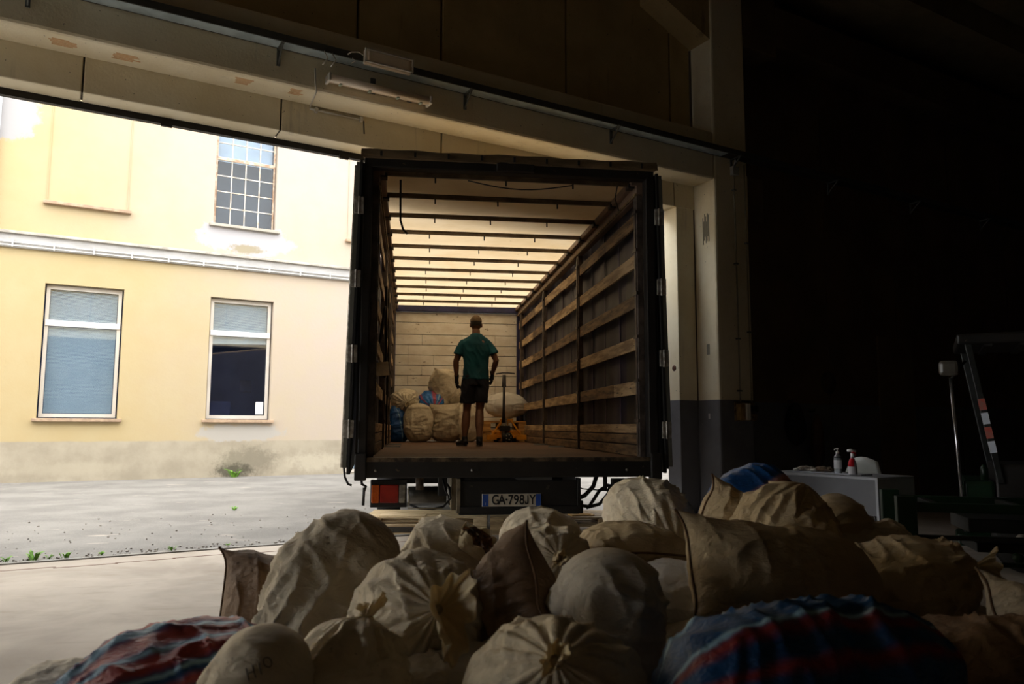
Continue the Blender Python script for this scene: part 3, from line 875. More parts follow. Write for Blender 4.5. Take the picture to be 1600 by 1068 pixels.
# doors folded back along the sides
M_DOOR = mat('grey_door_panel', (112, 112, 104), (84, 84, 76), scale=2, rough=.45, metal=.2)
for side in (-1, 1):
    xh = -.46 if side < 0 else 2.26
    nm = 'rear_door'
    d = B()
    # outline of the door leaf seen on edge; the free edge stands off the side
    th_ = .035
    pts = []
    y0, y1 = YR + .03, YR + 1.22
    for (x0, yy, z0, z1) in ((xh, y0, .74, 3.52), (xh + side * .03, y1, .80, 3.52)):
        pts.append((x0, yy, z0, z1))
    v_ = []
    for (x0, yy, z0, z1), lean in zip(pts, (.0, .0)):
        for dx in (-th_ / 2, th_ / 2):
            v_ += [(x0 + dx + side * .055, yy, z0), (x0 + dx + side * .0, yy, z1)]
    d.add(v_, [(0, 2, 3, 1), (4, 5, 7, 6), (0, 1, 5, 4), (2, 6, 7, 3), (0, 4, 6, 2), (1, 3, 7, 5)])
    dr = part(nm, d, M_BLACK, truck, .008)
    # bright edge extrusion and rubber seal
    part('edge_profile', B().bar((xh + side * .085, YR - .005, .80), (xh + side * .03, YR - .005, 3.50), .032, .05, up=(0, 1, 0)), M_DOOR, dr)
    part('seal', B().bar((xh + side * .055, YR - .01, .78), (xh + side * .003, YR - .01, 3.52), .022, .045, up=(0, 1, 0)), mat('black_rubber', (20, 19, 18), rough=.7), dr)
    part('lock_rod', B().tube([(xh + side * .108, YR + .02, .80), (xh + side * .053, YR + .02, 3.48)], .014, 8), MATS['hinge_steel'] if side < 0 else M_POST, dr)
    for z in (1.13, 1.78, 2.44, 3.10):
        zz = z
        xo = xh + side * (.055 * (3.52 - zz) / 2.8)
        hg = B().box((xo + side * .03, YR - .035, zz), (.035, .03, .15)).box((xo - side * .02, YR - .035, zz), (.03, .03, .15))
        hg.cyl((xo + side * .005, YR - .045, zz - .08), (xo + side * .005, YR - .045, zz + .08), .012, 10)
        part('hinge', hg, M_HINGE, dr, .003)
    part('door_stay', box3(min(xh, xh - side * .05), max(xh, xh - side * .05), YR + .02, YR + .9, .92, 3.45), M_BLACK, dr)
    if side < 0:
        part('door_hook', B().tube([(xh - .09, YR + .0, .80), (xh - .08, YR, .72), (xh - .05, YR, .66), (xh - .02, YR, .65)], .010, 6), M_BLACK, dr)
# hook and rod hanging from the sill end
hk = B().tube([(-.40, YR, .70), (-.395, YR, .66), (-.36, YR, .64), (-.375, YR, .60)], .012, 8)
hk.tube([(-.375, YR, .63), (-.38, YR, .48)], .012, 8)
part('chain_hook', hk, M_BLACK, truck)

# under-structure
M_CH = mat('chassis_black', (30, 28, 27), (20, 19, 18), scale=5, rough=.6, spots=(70, 60, 50), spot_scale=14)
part('chassis_rail', box3(.40, .50, YR + .2, YF, .52, .76), M_CH, truck)
part('chassis_rail', box3(1.30, 1.40, YR + .2, YF, .52, .76), M_CH, truck)
for y in (7.4, 8.6, 10.4, 12, 13.6):
    part('cross_member', box3(-.3, 2.1, y, y + .08, .70, .78), M_CH, truck)
part('bumper_bar', box3(.44, 1.52, YR + .03, YR + .13, .385, .46), M_CH, truck, .01)
part('plate_panel', box3(.44, 1.50, YR + .05, YR + .08, .44, .68), M_CH, truck, .006)
part('bumper_bracket', box3(.42, .455, YR + .03, YR + .12, .40, .70), mat('dusty_bracket', (132, 120, 98), (90, 80, 64), scale=9), truck, .004)
part('bumper_bracket', box3(1.50, 1.53, YR + .03, YR + .12, .40, .70), M_CH, truck, .004)
# tail lights
def lamp(x0, x1, seq, side):
    tl_ = part('tail_light', box3(x0 - .01, x1 + .01, YR + .06, YR + .14, .455, .69), M_CH, truck, .006)
    x = x0
    for wd, mt, nm_ in seq:
        w_ = (x1 - x0) * wd
        part(nm_, box3(x + .002, x + w_ - .002, YR + .035, YR + .065, .495, .65), mt, tl_, .008)
        x += w_
M_AMB = mat('amber_lens', (206, 96, 24), (190, 80, 18), scale=30, rough=.15, bmp=.05)
M_RED = mat('red_lens', (160, 30, 24), (130, 20, 18), scale=8, rough=.15, bmp=.05)
M_CLR = mat('clear_lens', (150, 144, 130), (110, 104, 94), scale=20, rough=.2, bmp=.1)
lamp(-.315, -.02, ((.24, M_AMB, 'amber_lens'), (.56, M_RED, 'red_lens'), (.20, M_CLR, 'clear_lens')), -1)
lamp(1.84, 2.14, ((.2, mat('dark_lens', (60, 30, 26)), 'dark_lens'), (.56, M_RED, 'red_lens'), (.24, M_AMB, 'amber_lens')), 1)
# air tank, canister, hoses at the left
part('air_tank', B().cyl((.0, YR + .25, .545), (.34, YR + .25, .545), .075, 20), mat('tank_steel', (92, 88, 80), (60, 58, 52), scale=6, rough=.4, metal=.3), truck)
part('canister', B().cyl((.10, YR + .12, .60), (.10, YR + .12, .72), .035, 14), mat('dusty_steel', (150, 126, 100), (70, 60, 50), scale=14, rough=.4, metal=.4), truck)
part('valve_block', box3(.26, .34, YR + .06, YR + .14, .55, .71), M_CH, truck, .006)
part('mud_flap', box3(.38, .42, YR + .1, YR + .45, .42, .70), mat('dusty_flap', (140, 126, 100), (100, 90, 70), scale=5), truck)
part('hose', B().tube([(.02, YR + .05, .475), (.10, YR + .04, .445), (.22, YR + .04, .44), (.31, YR + .05, .46), (.37, YR + .05, .53), (.36, YR + .08, .62), (.30, YR + .1, .70)], .010, 8), M_BLACK, truck)
part('hose', B().tube([(.30, YR + .06, .70), (.32, YR + .05, .6), (.35, YR + .06, .55), (.36, YR + .08, .47)], .007, 8), M_BLACK, truck)
part('hose', B().tube([(0, YR + .02, .62), (.01, YR + .02, .52), (.0, YR + .03, .45), (.3, YR + .03, .445)], .006, 8), MATS['conduit_grey'], truck)
# hoses at the right against the bright yard
part('air_hose', B().tube([(1.30, YR + .1, .46), (1.45, YR + .1, .49), (1.58, YR + .1, .54), (1.66, YR + .1, .62), (1.70, YR + .1, .74)], .020, 8), M_BLACK, truck)
part('air_hose', B().tube([(1.48, YR + .12, .46), (1.62, YR + .12, .44), (1.66, YR + .12, .49), (1.72, YR + .12, .58), (1.80, YR + .12, .63), (1.84, YR + .12, .62)], .016, 8), M_BLACK, truck)
part('air_hose', B().tube([(1.60, YR + .13, .43), (1.72, YR + .12, .46), (1.80, YR + .12, .55), (1.82, YR + .12, .62)], .016, 8), M_BLACK, truck)
part('thin_wire', B().tube([(1.48, YR + .1, .64), (1.56, YR + .1, .60), (1.68, YR + .1, .59), (1.80, YR + .1, .58)], .006, 6), M_BLACK, truck)
part('light_bracket', box3(1.76, 1.785, YR + .08, YR + .14, .58, .74), M_CH, truck)
part('hose_bracket', box3(1.44, 1.56, YR + .06, YR + .14, .385, .50), M_CH, truck, .01)
part('dusty_canister', B().cyl((1.42, YR + .3, .60), (1.42, YR + .5, .60), .05, 12), MATS['dusty_steel'], truck)
# wheels
for y in (10.6, 11.9):
    for x0, x1 in ((-.40, -.08), (1.88, 2.20)):
        w = B()
        xc = x0 if x0 < 0 else x1
        s = 1 if x0 < 0 else -1
        w.tube([(xc, y, .45), (xc + s * .02, y, .45), (xc + s * .28, y, .45), (xc + s * .30, y, .45)], [.40, .45, .45, .40], 32)
        wh = part('wheel', w, MATS['black_rubber'], truck)
        part('rim', B().tube([(xc - s * .005, y, .45), (xc + s * .02, y, .45)], [.25, .22], 24), M_HINGE, wh)
        part('axle_box', box3(min(xc + s * .3, .9), max(xc + s * .3, .9), y - .06, y + .06, .40, .50), M_CH, truck)
# number plate
pl = part('number_plate', box3(.645, 1.17, YR + .032, YR + .05, .456, .566), mat('plate_white', (214, 206, 190), (200, 190, 172), rough=.4, bmp=0), truck, .002)
M_PB = mat('plate_blue', (30, 80, 170), rough=.4, bmp=0)
part('plate_band', box3(.648, .700, YR + .030, YR + .033, .459, .563), M_PB, pl)
part('plate_band', box3(1.122, 1.167, YR + .030, YR + .033, .459, .563), M_PB, pl)
M_INK = mat('plate_ink', (24, 22, 24), bmp=0)
def text_mesh(s, size, mt, parent, loc, name='lettering', sx=1.0, off=0.0):
    cu = bpy.data.curves.new(name, 'FONT')
    cu.body = s; cu.size = size; cu.extrude = .0015; cu.align_x = 'CENTER'; cu.align_y = 'CENTER'
    cu.space_character = 1.05; cu.offset = off
    to = bpy.data.objects.new(name + '_source', cu)
    COL.objects.link(to)
    dg = bpy.context.evaluated_depsgraph_get()
    me = bpy.data.meshes.new_from_object(to.evaluated_get(dg))
    bpy.data.objects.remove(to)
    me.materials.clear(); me.materials.append(mt)
    me.transform(Matrix.Diagonal((sx, 1, 1, 1)))
    me.transform(Matrix.Rotation(math.pi / 2, 4, 'X'))
    me.transform(Matrix.Translation(Vector(loc) - ORG[parent]))
    o = link(name, me, parent)
    return o
xk = .735
for chp in 'GA·798JY':
    wd_ = {'G': .056, 'A': .056, '·': .026, 'J': .044, 'Y': .052}.get(chp, .050)
    if chp == 'J':
        jb_ = B().box((xk + wd_ * .62, YR + .030, .519), (.009, .003, .066))
        jb_.box((xk + wd_ * .38, YR + .030, .4805), (.018, .003, .009)).box((xk + wd_ * .14, YR + .030, .491), (.009, .003, .020))
        jb_.box((xk + wd_ * .22, YR + .030, .4835), (.012, .003, .010)).box((xk + wd_ * .56, YR + .030, .4845), (.011, .003, .010))
        part('lettering', jb_, M_INK, pl)
    else:
        text_mesh(chp, .118, M_INK, pl, (xk + wd_ / 2, YR + .030, .511), sx=.80, off=.0018)
    xk += wd_
text_mesh('I', .03, mat('plate_mark', (230, 230, 240), bmp=0), pl, (.674, YR + .028, .48))

# ---------------------------------------------------------------- pallets
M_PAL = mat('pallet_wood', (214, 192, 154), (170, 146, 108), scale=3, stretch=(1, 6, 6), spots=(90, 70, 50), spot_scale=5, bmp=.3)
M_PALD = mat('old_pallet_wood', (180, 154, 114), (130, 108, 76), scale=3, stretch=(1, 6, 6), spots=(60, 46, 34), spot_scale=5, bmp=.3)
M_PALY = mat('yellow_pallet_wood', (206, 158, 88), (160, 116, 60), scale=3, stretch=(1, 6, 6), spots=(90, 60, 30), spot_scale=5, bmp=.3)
def pallet(c, sx_, sy_, h, rz, mt, label, group=None, nboard=5):
    t = thing('pallet', label, 'pallet', c, group)
    R = Matrix.Rotation(rz, 3, 'Z')
    tb_ = h * .15
    def bx(x, y, z, a, b2, c2, nm):
        part(nm, B().box(Vector(c) + R @ Vector((x, y, z)), (a, b2, c2), rot=R), mt, t)
    for i in range(nboard):
        w_ = sy_ / nboard * (.86 if i % 2 else .7)
        bx(0, -sy_ / 2 + sy_ / nboard * (i + .5), h - tb_ / 2, sx_, w_, tb_, 'deck_slat')
    for x in (-sx_ / 2 + .07, 0, sx_ / 2 - .07):
        bx(x, 0, h - tb_ * 1.5, .14, sy_, tb_, 'stringer')
        bx(x, 0, tb_ / 2, .12, sy_, tb_, 'bottom_slat')
        for y in (-sy_ / 2 + .06, 0, sy_ / 2 - .06):
            bx(x, y, (h - tb_) / 2, .145, .11, h - tb_ * 3, 'block')
    for y in (-sy_ / 2 + .05,):
        bx(0, y, tb_ * .5 + tb_ * .0 + .0005, sx_, .09, tb_, 'bottom_slat')
    return t
ang = math.atan2(8.30 - 8.60, 2.7)
dx = Vector((math.cos(ang), math.sin(ang), 0)); dy = Vector((-math.sin(ang), math.cos(ang), 0))
e0 = Vector((-.47, 8.60, 0))
c1 = e0 + dx * .66 + dy * .4
c2 = e0 + dx * 2.02 + dy * .4
gp = 'pallets on the floor under the truck'
pallet(c1, 1.32, .8, .098, ang, M_PAL, 'lower wooden pallet below the tail light, left of the plate', gp)
pallet(c1 + Vector((0, 0, .0985)), 1.32, .8, .085, ang, M_PAL, 'upper wooden pallet below the amber and red tail light', gp)
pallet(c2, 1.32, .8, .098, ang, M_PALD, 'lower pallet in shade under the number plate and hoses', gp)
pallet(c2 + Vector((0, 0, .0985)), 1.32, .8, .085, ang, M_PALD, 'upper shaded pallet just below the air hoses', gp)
ln = B().box(c1 + Vector((-.28, -.2, .1845)), (.5, .22, .012), ang)
solo('loose_board', ln, M_PAL, c1 + Vector((-.28, -.2, .18)), 'thin loose board lying on the left pallet under the tail light', 'board')
cl = B().box(c2 + Vector((.32, -.22, .19)), (.26, .16, .012), ang + .2).box(c2 + Vector((.34, -.2, .20)), (.2, .1, .01), ang - .3)
solo('cardboard_scrap', cl, mat('cardboard', (226, 180, 104), (196, 150, 84)), c2 + Vector((.32, -.2, .185)), 'torn piece of yellow cardboard on the pallet beside the front sack', 'cardboard')

# load in the truck
pc = Vector((1.74, 14.68, ZF + .003))
pallet(pc, .80, .9, .19, 0, M_PALY, 'lower of two pallets stacked at the truck bulkhead')
pallet(pc + Vector((0, 0, .1905)), .80, .9, .19, 0, M_PALY, 'upper pallet at the bulkhead with a white sack on it')
# pallet jack
M_YEL = mat('jack_yellow', (222, 150, 34), (190, 120, 26), scale=8, rough=.4, spots=(80, 56, 30), spot_scale=14)
M_JD = mat('jack_dark', (44, 40, 40), (30, 28, 28), rough=.4)
jk = thing('pallet_jack', 'yellow hand pallet jack with a tall dark handle facing the rear', 'pallet jack', (1.72, 13.8, ZF))
jx, jy = 1.74, 13.95
part('pump', B().cyl((jx - .04, jy, ZF + .1), (jx - .04, jy, ZF + .42), .05, 14), M_HINGE, jk)
part('pump_housing', box3(jx - .12, jx + .06, jy - .05, jy + .08, ZF + .20, ZF + .30), M_JD, jk, .01)
part('handle', B().tube([(jx - .06, jy - .04, ZF + .36), (jx - .065, jy - .10, ZF + .6), (jx - .07, jy - .2, ZF + 1.15)], [.038, .022, .022], 10), M_JD, jk)
part('handle_head', B().tube([(jx - .07, jy - .17, ZF + .98), (jx - .07, jy - .2, ZF + 1.2)], [(.04, .02), (.03, .02)], 10), M_JD, jk)
part('grip', B().tube([(jx - .22, jy - .2, ZF + 1.215), (jx - .1, jy - .21, ZF + 1.235), (jx + .0, jy - .21, ZF + 1.235), (jx + .12, jy - .2, ZF + 1.225)], .012, 8), M_JD, jk)
for s in (-1, 1):
    part('frame_arm', B().bar((jx - .0 + s * .07, jy, ZF + .40), (jx + s * .27, jy, ZF + .12), .03, .05, up=(0, 1, 0)), M_YEL, jk, .005)
    part('fork', box3(jx + s * .16 - .075, jx + s * .16 + .075, jy, jy + 1.05, ZF + .075, ZF + .12).box((jx + s * .27, jy - .01, ZF + .09), (.18, .06, .09)), M_YEL, jk, .006)
    part('roller', B().cyl((jx + s * .16 - .04, jy + .25, ZF + .04), (jx + s * .16 + .04, jy + .25, ZF + .04), .038, 12), M_JD, jk)
part('top_plate', box3(jx - .12, jx + .12, jy - .02, jy + .03, ZF + .38, ZF + .42), M_YEL, jk, .005)
part('cross_plate', box3(jx - .27, jx + .27, jy + .03, jy + .05, ZF + .1, ZF + .2), M_YEL, jk, .005)
for s in (-1, 1):
    wh = part('wheel', B().cyl((jx + .0 + s * .03, jy - .02, ZF + .085), (jx + .0 + s * .075, jy - .02, ZF + .085), .083, 20), MATS['black_rubber'], jk)
wf_ = B()
wf_.tube([(jx + .02, jy - .125, ZF + .09), (jx + .02, jy - .10, ZF + .09)], [.05, .082], 20)
whf = part('wheel', wf_, MATS['black_rubber'], jk)
for k in range(5):
    a = k * 2 * math.pi / 5
    part('wheel_hole', B().cyl((jx + .02 + .045 * math.cos(a), jy - .128, ZF + .09 + .045 * math.sin(a)), (jx + .02 + .045 * math.cos(a), jy - .118, ZF + .09 + .045 * math.sin(a)), .013, 8), M_HINGE, whf)
SACKS = [
    {'name': 'tied_sack', 'label': 'cream sack with deep pleats and a loose knot, nearest at the bottom edge centre', 'c': (0.451, 2.419, 0.307), 'axis': (-0.12, -0.7, 0.64), 'up': (0, 0, 1), 'L_': 0.6, 'W_': 0.54, 'H_': 0.5, 'e0': 'r', 'e1': 't', 'm': 'cream', 'seed': 114, 'cuff': 0.075, 'folds': 16, 'fold_amp': 0.34, 'group': 'sacks piled on the hall floor'},
    {'name': 'striped_sack', 'label': 'large blue plastic sack with red stripes lying nearest on the dark right', 'c': (1.213, 2.315, 0.337), 'axis': (-0.97, -0.18, 0.0), 'up': (0.05, -0.45, 0.9), 'L_': 1.02, 'W_': 0.5, 'H_': 0.56, 'e0': 'r', 'e1': 'r', 'm': 'stripe_top', 'seed': 117, 'lump': 1.0, 'cat': 'sack', 'group': 'sacks piled on the hall floor'},
    {'name': 'tied_sack', 'label': 'smooth cream sack with a knot on top, right of the hand-lettered sack', 'c': (-0.198, 2.663, 0.242), 'axis': (0.22, 0.3, 0.93), 'up': (0, -1, 0.2), 'L_': 0.58, 'W_': 0.44, 'H_': 0.4, 'e0': 'r', 'e1': 't', 'm': 'cream', 'seed': 105, 'cuff': 0.07, 'group': 'sacks piled on the hall floor'},
    {'name': 'sack', 'label': 'plain cream sack with hand-written letters at the lower left', 'c': (-0.459, 2.489, 0.291), 'axis': (0.3, 0.15, 0.94), 'up': (-0.3, -0.9, 0.2), 'L_': 0.54, 'W_': 0.31, 'H_': 0.32, 'e0': 'r', 'e1': 'r', 'm': 'cream', 'seed': 102, 'group': 'sacks piled on the hall floor'},
    {'name': 'striped_sack', 'label': 'blue and red striped plastic sack at the lower left edge of the pile', 'c': (-0.825, 2.902, 0.208), 'axis': (0.86, 0.35, 0.22), 'up': (-0.1, -0.3, 0.95), 'L_': 0.8, 'W_': 0.5, 'H_': 0.46, 'e0': 't', 'e1': 'r', 'm': 'stripe_side', 'seed': 101, 'collar': 0, 'folds': 14, 'group': 'sacks piled on the hall floor'},
    {'name': 'tied_sack', 'label': 'cream sack in the middle with a big frilly knotted mouth', 'c': (0.044, 3.12, 0.414), 'axis': (0.24, -0.85, 0.3), 'up': (0, 0, 1), 'L_': 0.56, 'W_': 0.49, 'H_': 0.44, 'e0': 'r', 'e1': 't', 'm': 'cream', 'seed': 106, 'cuff': 0.19, 'folds': 20, 'fold_amp': 0.22, 'group': 'sacks piled on the hall floor'},
    {'name': 'sack', 'label': 'large smooth grey-white round sack right of the pile centre', 'c': (0.759, 2.979, 0.381), 'axis': (0.05, -0.1, 1), 'up': (0, -1, 0), 'L_': 0.62, 'W_': 0.43, 'H_': 0.42, 'e0': 'r', 'e1': 'r', 'm': 'grey', 'seed': 111, 'group': 'sacks piled on the hall floor'},
    {'name': 'sewn_sack', 'label': 'long tan sack with a sewn square end standing up, right of the round grey sack', 'c': (1.578, 3.16, 0.519), 'axis': (-0.955, -0.22, 0.16), 'up': (0.1, -0.8, 0.35), 'L_': 0.92, 'W_': 0.44, 'H_': 0.42, 'e0': 'r', 'e1': 's', 'm': 'tan', 'seed': 116, 'lump': 0.5, 'group': 'sacks piled on the hall floor'},
    {'name': 'leaning_sack', 'label': 'big dirty sack leaning left, its gathered tail pointing down to the striped sack', 'c': (-0.356, 3.576, 0.435), 'axis': (-0.62, -0.15, -0.66), 'up': (0, -1, 0.2), 'L_': 0.76, 'W_': 0.52, 'H_': 0.44, 'e0': 'r', 'e1': 'c', 'm': 'dirty', 'seed': 104, 'cuff': 0.05, 'folds': 22, 'fold_amp': 0.09, 'group': 'sacks piled on the hall floor'},
    {'name': 'sewn_sack', 'label': 'dark tan sack with a pointed top corner, left of the round grey sack', 'c': (0.395, 3.233, 0.353), 'axis': (0.3, -0.6, 0.75), 'up': (0.95, 0.23, -0.2), 'L_': 0.6, 'W_': 0.46, 'H_': 0.4, 'e0': 'r', 'e1': 's', 'm': 'brown', 'seed': 108, 'group': 'sacks piled on the hall floor'},
    {'name': 'tied_sack', 'label': 'small cream sack with a translucent knot, directly above the pointed dark sack', 'c': (0.696, 3.789, 0.47), 'axis': (-0.02, -0.86, 0.34), 'up': (0, 0, 1), 'L_': 0.46, 'W_': 0.4, 'H_': 0.38, 'e0': 'r', 'e1': 't', 'm': 'cream', 'seed': 110, 'cuff': 0.085, 'folds': 16, 'group': 'sacks piled on the hall floor'},
    {'name': 'torn_sack', 'label': 'cream sack torn open on top showing brown filling', 'c': (0.222, 3.956, 0.444), 'axis': (0.42, -0.25, 0.8), 'up': (0, -1, 0.3), 'L_': 0.48, 'W_': 0.5, 'H_': 0.44, 'e0': 'r', 'e1': 'r', 'm': 'cream', 'seed': 107, 'lump': 1.2, 'group': 'sacks piled on the hall floor'},
    {'name': 'sack', 'label': 'pale sack end squeezed between the round grey sack and the sewn tan one', 'c': (1.289, 3.568, 0.39), 'axis': (0.9, -0.3, -0.1), 'up': (0, 0, 1), 'L_': 0.5, 'W_': 0.3, 'H_': 0.28, 'e0': 'r', 'e1': 'r', 'm': 'white', 'seed': 115, 'group': 'sacks piled on the hall floor'},
    {'name': 'tied_sack', 'label': 'tan sack rising to a gathered top in front of the desk', 'c': (1.913, 3.873, 0.56), 'axis': (0.4, -0.05, 0.86), 'up': (0, -1, 0.1), 'L_': 0.66, 'W_': 0.54, 'H_': 0.5, 'e0': 'r', 'e1': 't', 'm': 'tan', 'seed': 118, 'collar': 0, 'folds': 18, 'fold_amp': 0.2, 'group': 'sacks piled on the hall floor'},
    {'name': 'tied_sack', 'label': 'dark brown sack with a frayed knot pointing to the dark right side', 'c': (2.292, 3.432, 0.423), 'axis': (0.93, -0.15, 0.24), 'up': (0, -0.3, 1), 'L_': 0.7, 'W_': 0.46, 'H_': 0.44, 'e0': 'r', 'e1': 't', 'm': 'tan', 'seed': 123, 'cuff': 0.1, 'folds': 20, 'group': 'sacks piled on the hall floor'},
    {'name': 'sewn_sack', 'label': 'flat tan sack with a long horizontal seam facing front, beside the pleated pair', 'c': (1.144, 3.978, 0.525), 'axis': (0.05, -1, 0.04), 'up': (0.05, 0, 1), 'L_': 0.5, 'W_': 0.54, 'H_': 0.26, 'e0': 'r', 'e1': 's', 'm': 'tan', 'seed': 112, 'lump': 0.6, 'group': 'sacks piled on the hall floor'},
    {'name': 'tied_sack', 'label': 'round pleated cream sack behind the one with the translucent knot', 'c': (0.781, 4.541, 0.452), 'axis': (0.12, -0.8, -0.25), 'up': (0, 0, 1), 'L_': 0.56, 'W_': 0.46, 'H_': 0.44, 'e0': 'r', 'e1': 't', 'm': 'cream', 'seed': 109, 'cuff': 0.05, 'folds': 26, 'group': 'sacks piled on the hall floor'},
    {'name': 'tied_sack', 'label': 'tall pale sack with a knot, leaning by the right jamb behind the truck corner', 'c': (1.526, 4.838, 0.545), 'axis': (0.05, -0.88, -0.3), 'up': (0, 0, 1), 'L_': 0.84, 'W_': 0.5, 'H_': 0.48, 'e0': 'r', 'e1': 't', 'm': 'cream', 'seed': 113, 'cuff': 0.05, 'folds': 22, 'fold_amp': 0.24, 'group': 'sacks piled on the hall floor'},
    {'name': 'sewn_sack', 'label': 'brown sack with a sharp sewn corner, leftmost against the bare floor', 'c': (-0.562, 3.969, 0.336), 'axis': (-0.93, -0.25, 0.1), 'up': (0, -1, 0.3), 'L_': 0.6, 'W_': 0.4, 'H_': 0.34, 'e0': 'r', 'e1': 's', 'm': 'brown', 'seed': 103, 'group': 'sacks piled on the hall floor'},
    {'name': 'tied_sack', 'label': 'small creased sack behind the sewn tan end and right of the flat seamed sack', 'c': (1.326, 3.97, 0.381), 'axis': (0.3, -0.7, 0.3), 'up': (0, 0, 1), 'L_': 0.4, 'W_': 0.34, 'H_': 0.3, 'e0': 'r', 'e1': 't', 'm': 'dirty', 'seed': 125, 'collar': 0, 'folds': 22, 'group': 'sacks piled on the hall floor'},
    {'name': 'striped_sack', 'label': 'blue plastic sack with a pinkish stripe standing before the grey wall column', 'c': (2.052, 4.553, 0.661), 'axis': (0.8, 0.2, 0.4), 'up': (-0.1, -0.8, 0.5), 'L_': 0.66, 'W_': 0.46, 'H_': 0.4, 'e0': 'r', 'e1': 'r', 'm': 'blue_edge', 'seed': 119, 'lump': 0.7, 'group': 'sacks piled on the hall floor'},
    {'name': 'sewn_sack', 'label': 'tan sack corner poking up below the blue sack by the column', 'c': (1.829, 4.234, 0.6), 'axis': (-0.75, -0.2, 0.45), 'up': (0, -1, 0.3), 'L_': 0.46, 'W_': 0.34, 'H_': 0.28, 'e0': 'r', 'e1': 's', 'm': 'tan', 'seed': 120, 'group': 'sacks piled on the hall floor'},
    {'name': 'sack', 'label': 'dim brown sack just right of the gathered tan sack, under the desk edge', 'c': (2.411, 4.219, 0.502), 'axis': (0.1, 0.0, 1), 'up': (0, -1, 0), 'L_': 0.56, 'W_': 0.34, 'H_': 0.34, 'e0': 'r', 'e1': 'r', 'm': 'tan', 'seed': 121, 'group': 'sacks piled on the hall floor'},
    {'name': 'sack', 'label': 'small pale sack top peeping out under the front leg of the desk', 'c': (2.617, 4.198, 0.452), 'axis': (0.9, 0.1, 0.1), 'up': (0, 0, 1), 'L_': 0.5, 'W_': 0.34, 'H_': 0.34, 'e0': 'r', 'e1': 'r', 'm': 'cream', 'seed': 122, 'group': 'sacks piled on the hall floor'},
    {'name': 'sack', 'label': 'dim sack at the bottom edge between the central frilly sack and the pleated nearest sack', 'c': (0.131, 2.88, 0.189), 'axis': (0.9, 0.2, 0.1), 'up': (0, 0, 1), 'L_': 0.55, 'W_': 0.36, 'H_': 0.34, 'e0': 'r', 'e1': 'r', 'm': 'grey', 'seed': 126, 'group': 'sacks piled on the hall floor'},
    {'name': 'sack', 'label': 'unlit brown sack at the lower right corner of the pile', 'c': (2.023, 2.625, 0.245), 'axis': (0.9, -0.3, 0.15), 'up': (0, 0, 1), 'L_': 0.9, 'W_': 0.5, 'H_': 0.46, 'e0': 'r', 'e1': 'r', 'm': 'brown', 'seed': 124, 'group': 'sacks piled on the hall floor'},
    {'name': 'sewn_sack', 'label': 'whitish sewn sack end catching light at the far right of the pile', 'c': (2.544, 2.806, 0.283), 'axis': (-0.75, 0.2, 0.55), 'up': (0.3, -0.6, 0.8), 'L_': 0.62, 'W_': 0.4, 'H_': 0.3, 'e0': 'r', 'e1': 's', 'm': 'dirty', 'seed': 127, 'group': 'sacks piled on the hall floor'},
    {'name': 'sack', 'label': 'flat pale sack corner at the bottom left, left of the striped plastic sack', 'c': (-1.187, 3.052, 0.2), 'axis': (1, 0.1, 0.1), 'up': (0, 0, 1), 'L_': 0.46, 'W_': 0.34, 'H_': 0.2, 'e0': 'r', 'e1': 'r', 'm': 'grey', 'seed': 128, 'group': 'sacks piled on the hall floor'},
    {'name': 'sack', 'label': 'dim bottom sack beneath the leaning dirty sack', 'c': (-0.147, 3.886, 0.17), 'axis': (0.9, 0.3, 0.02), 'up': (0, 0, 1), 'L_': 0.8, 'W_': 0.5, 'H_': 0.36, 'e0': 'r', 'e1': 'r', 'm': 'dirty', 'seed': 140, 'group': 'sacks piled on the hall floor', 'res': 0.5},
    {'name': 'sack', 'label': 'dim bottom sack beneath the torn sack', 'c': (0.309, 4.039, 0.17), 'axis': (0.9, -0.3, 0.02), 'up': (0, 0, 1), 'L_': 0.8, 'W_': 0.5, 'H_': 0.36, 'e0': 'r', 'e1': 'r', 'm': 'dirty', 'seed': 141, 'group': 'sacks piled on the hall floor', 'res': 0.5},
    {'name': 'sack', 'label': 'dim bottom sack behind the round grey sack', 'c': (0.911, 4.159, 0.17), 'axis': (0.9, 0.3, 0.02), 'up': (0, 0, 1), 'L_': 0.8, 'W_': 0.5, 'H_': 0.36, 'e0': 'r', 'e1': 'r', 'm': 'dirty', 'seed': 142, 'group': 'sacks piled on the hall floor', 'res': 0.5},
    {'name': 'sack', 'label': 'dim bottom sack beneath the flat seamed sack', 'c': (1.496, 4.489, 0.17), 'axis': (0.9, -0.3, 0.02), 'up': (0, 0, 1), 'L_': 0.8, 'W_': 0.5, 'H_': 0.36, 'e0': 'r', 'e1': 'r', 'm': 'dirty', 'seed': 143, 'group': 'sacks piled on the hall floor', 'res': 0.5},
    {'name': 'sack', 'label': 'dim bottom sack beneath the sewn tan end', 'c': (1.524, 3.565, 0.17), 'axis': (0.9, 0.3, 0.02), 'up': (0, 0, 1), 'L_': 0.8, 'W_': 0.5, 'H_': 0.36, 'e0': 'r', 'e1': 'r', 'm': 'dirty', 'seed': 144, 'group': 'sacks piled on the hall floor', 'res': 0.5},
    {'name': 'sack', 'label': 'dim bottom sack beneath the long tan sack', 'c': (2.13, 3.795, 0.17), 'axis': (0.9, -0.3, 0.02), 'up': (0, 0, 1), 'L_': 0.8, 'W_': 0.5, 'H_': 0.36, 'e0': 'r', 'e1': 'r', 'm': 'dirty', 'seed': 145, 'group': 'sacks piled on the hall floor', 'res': 0.5},
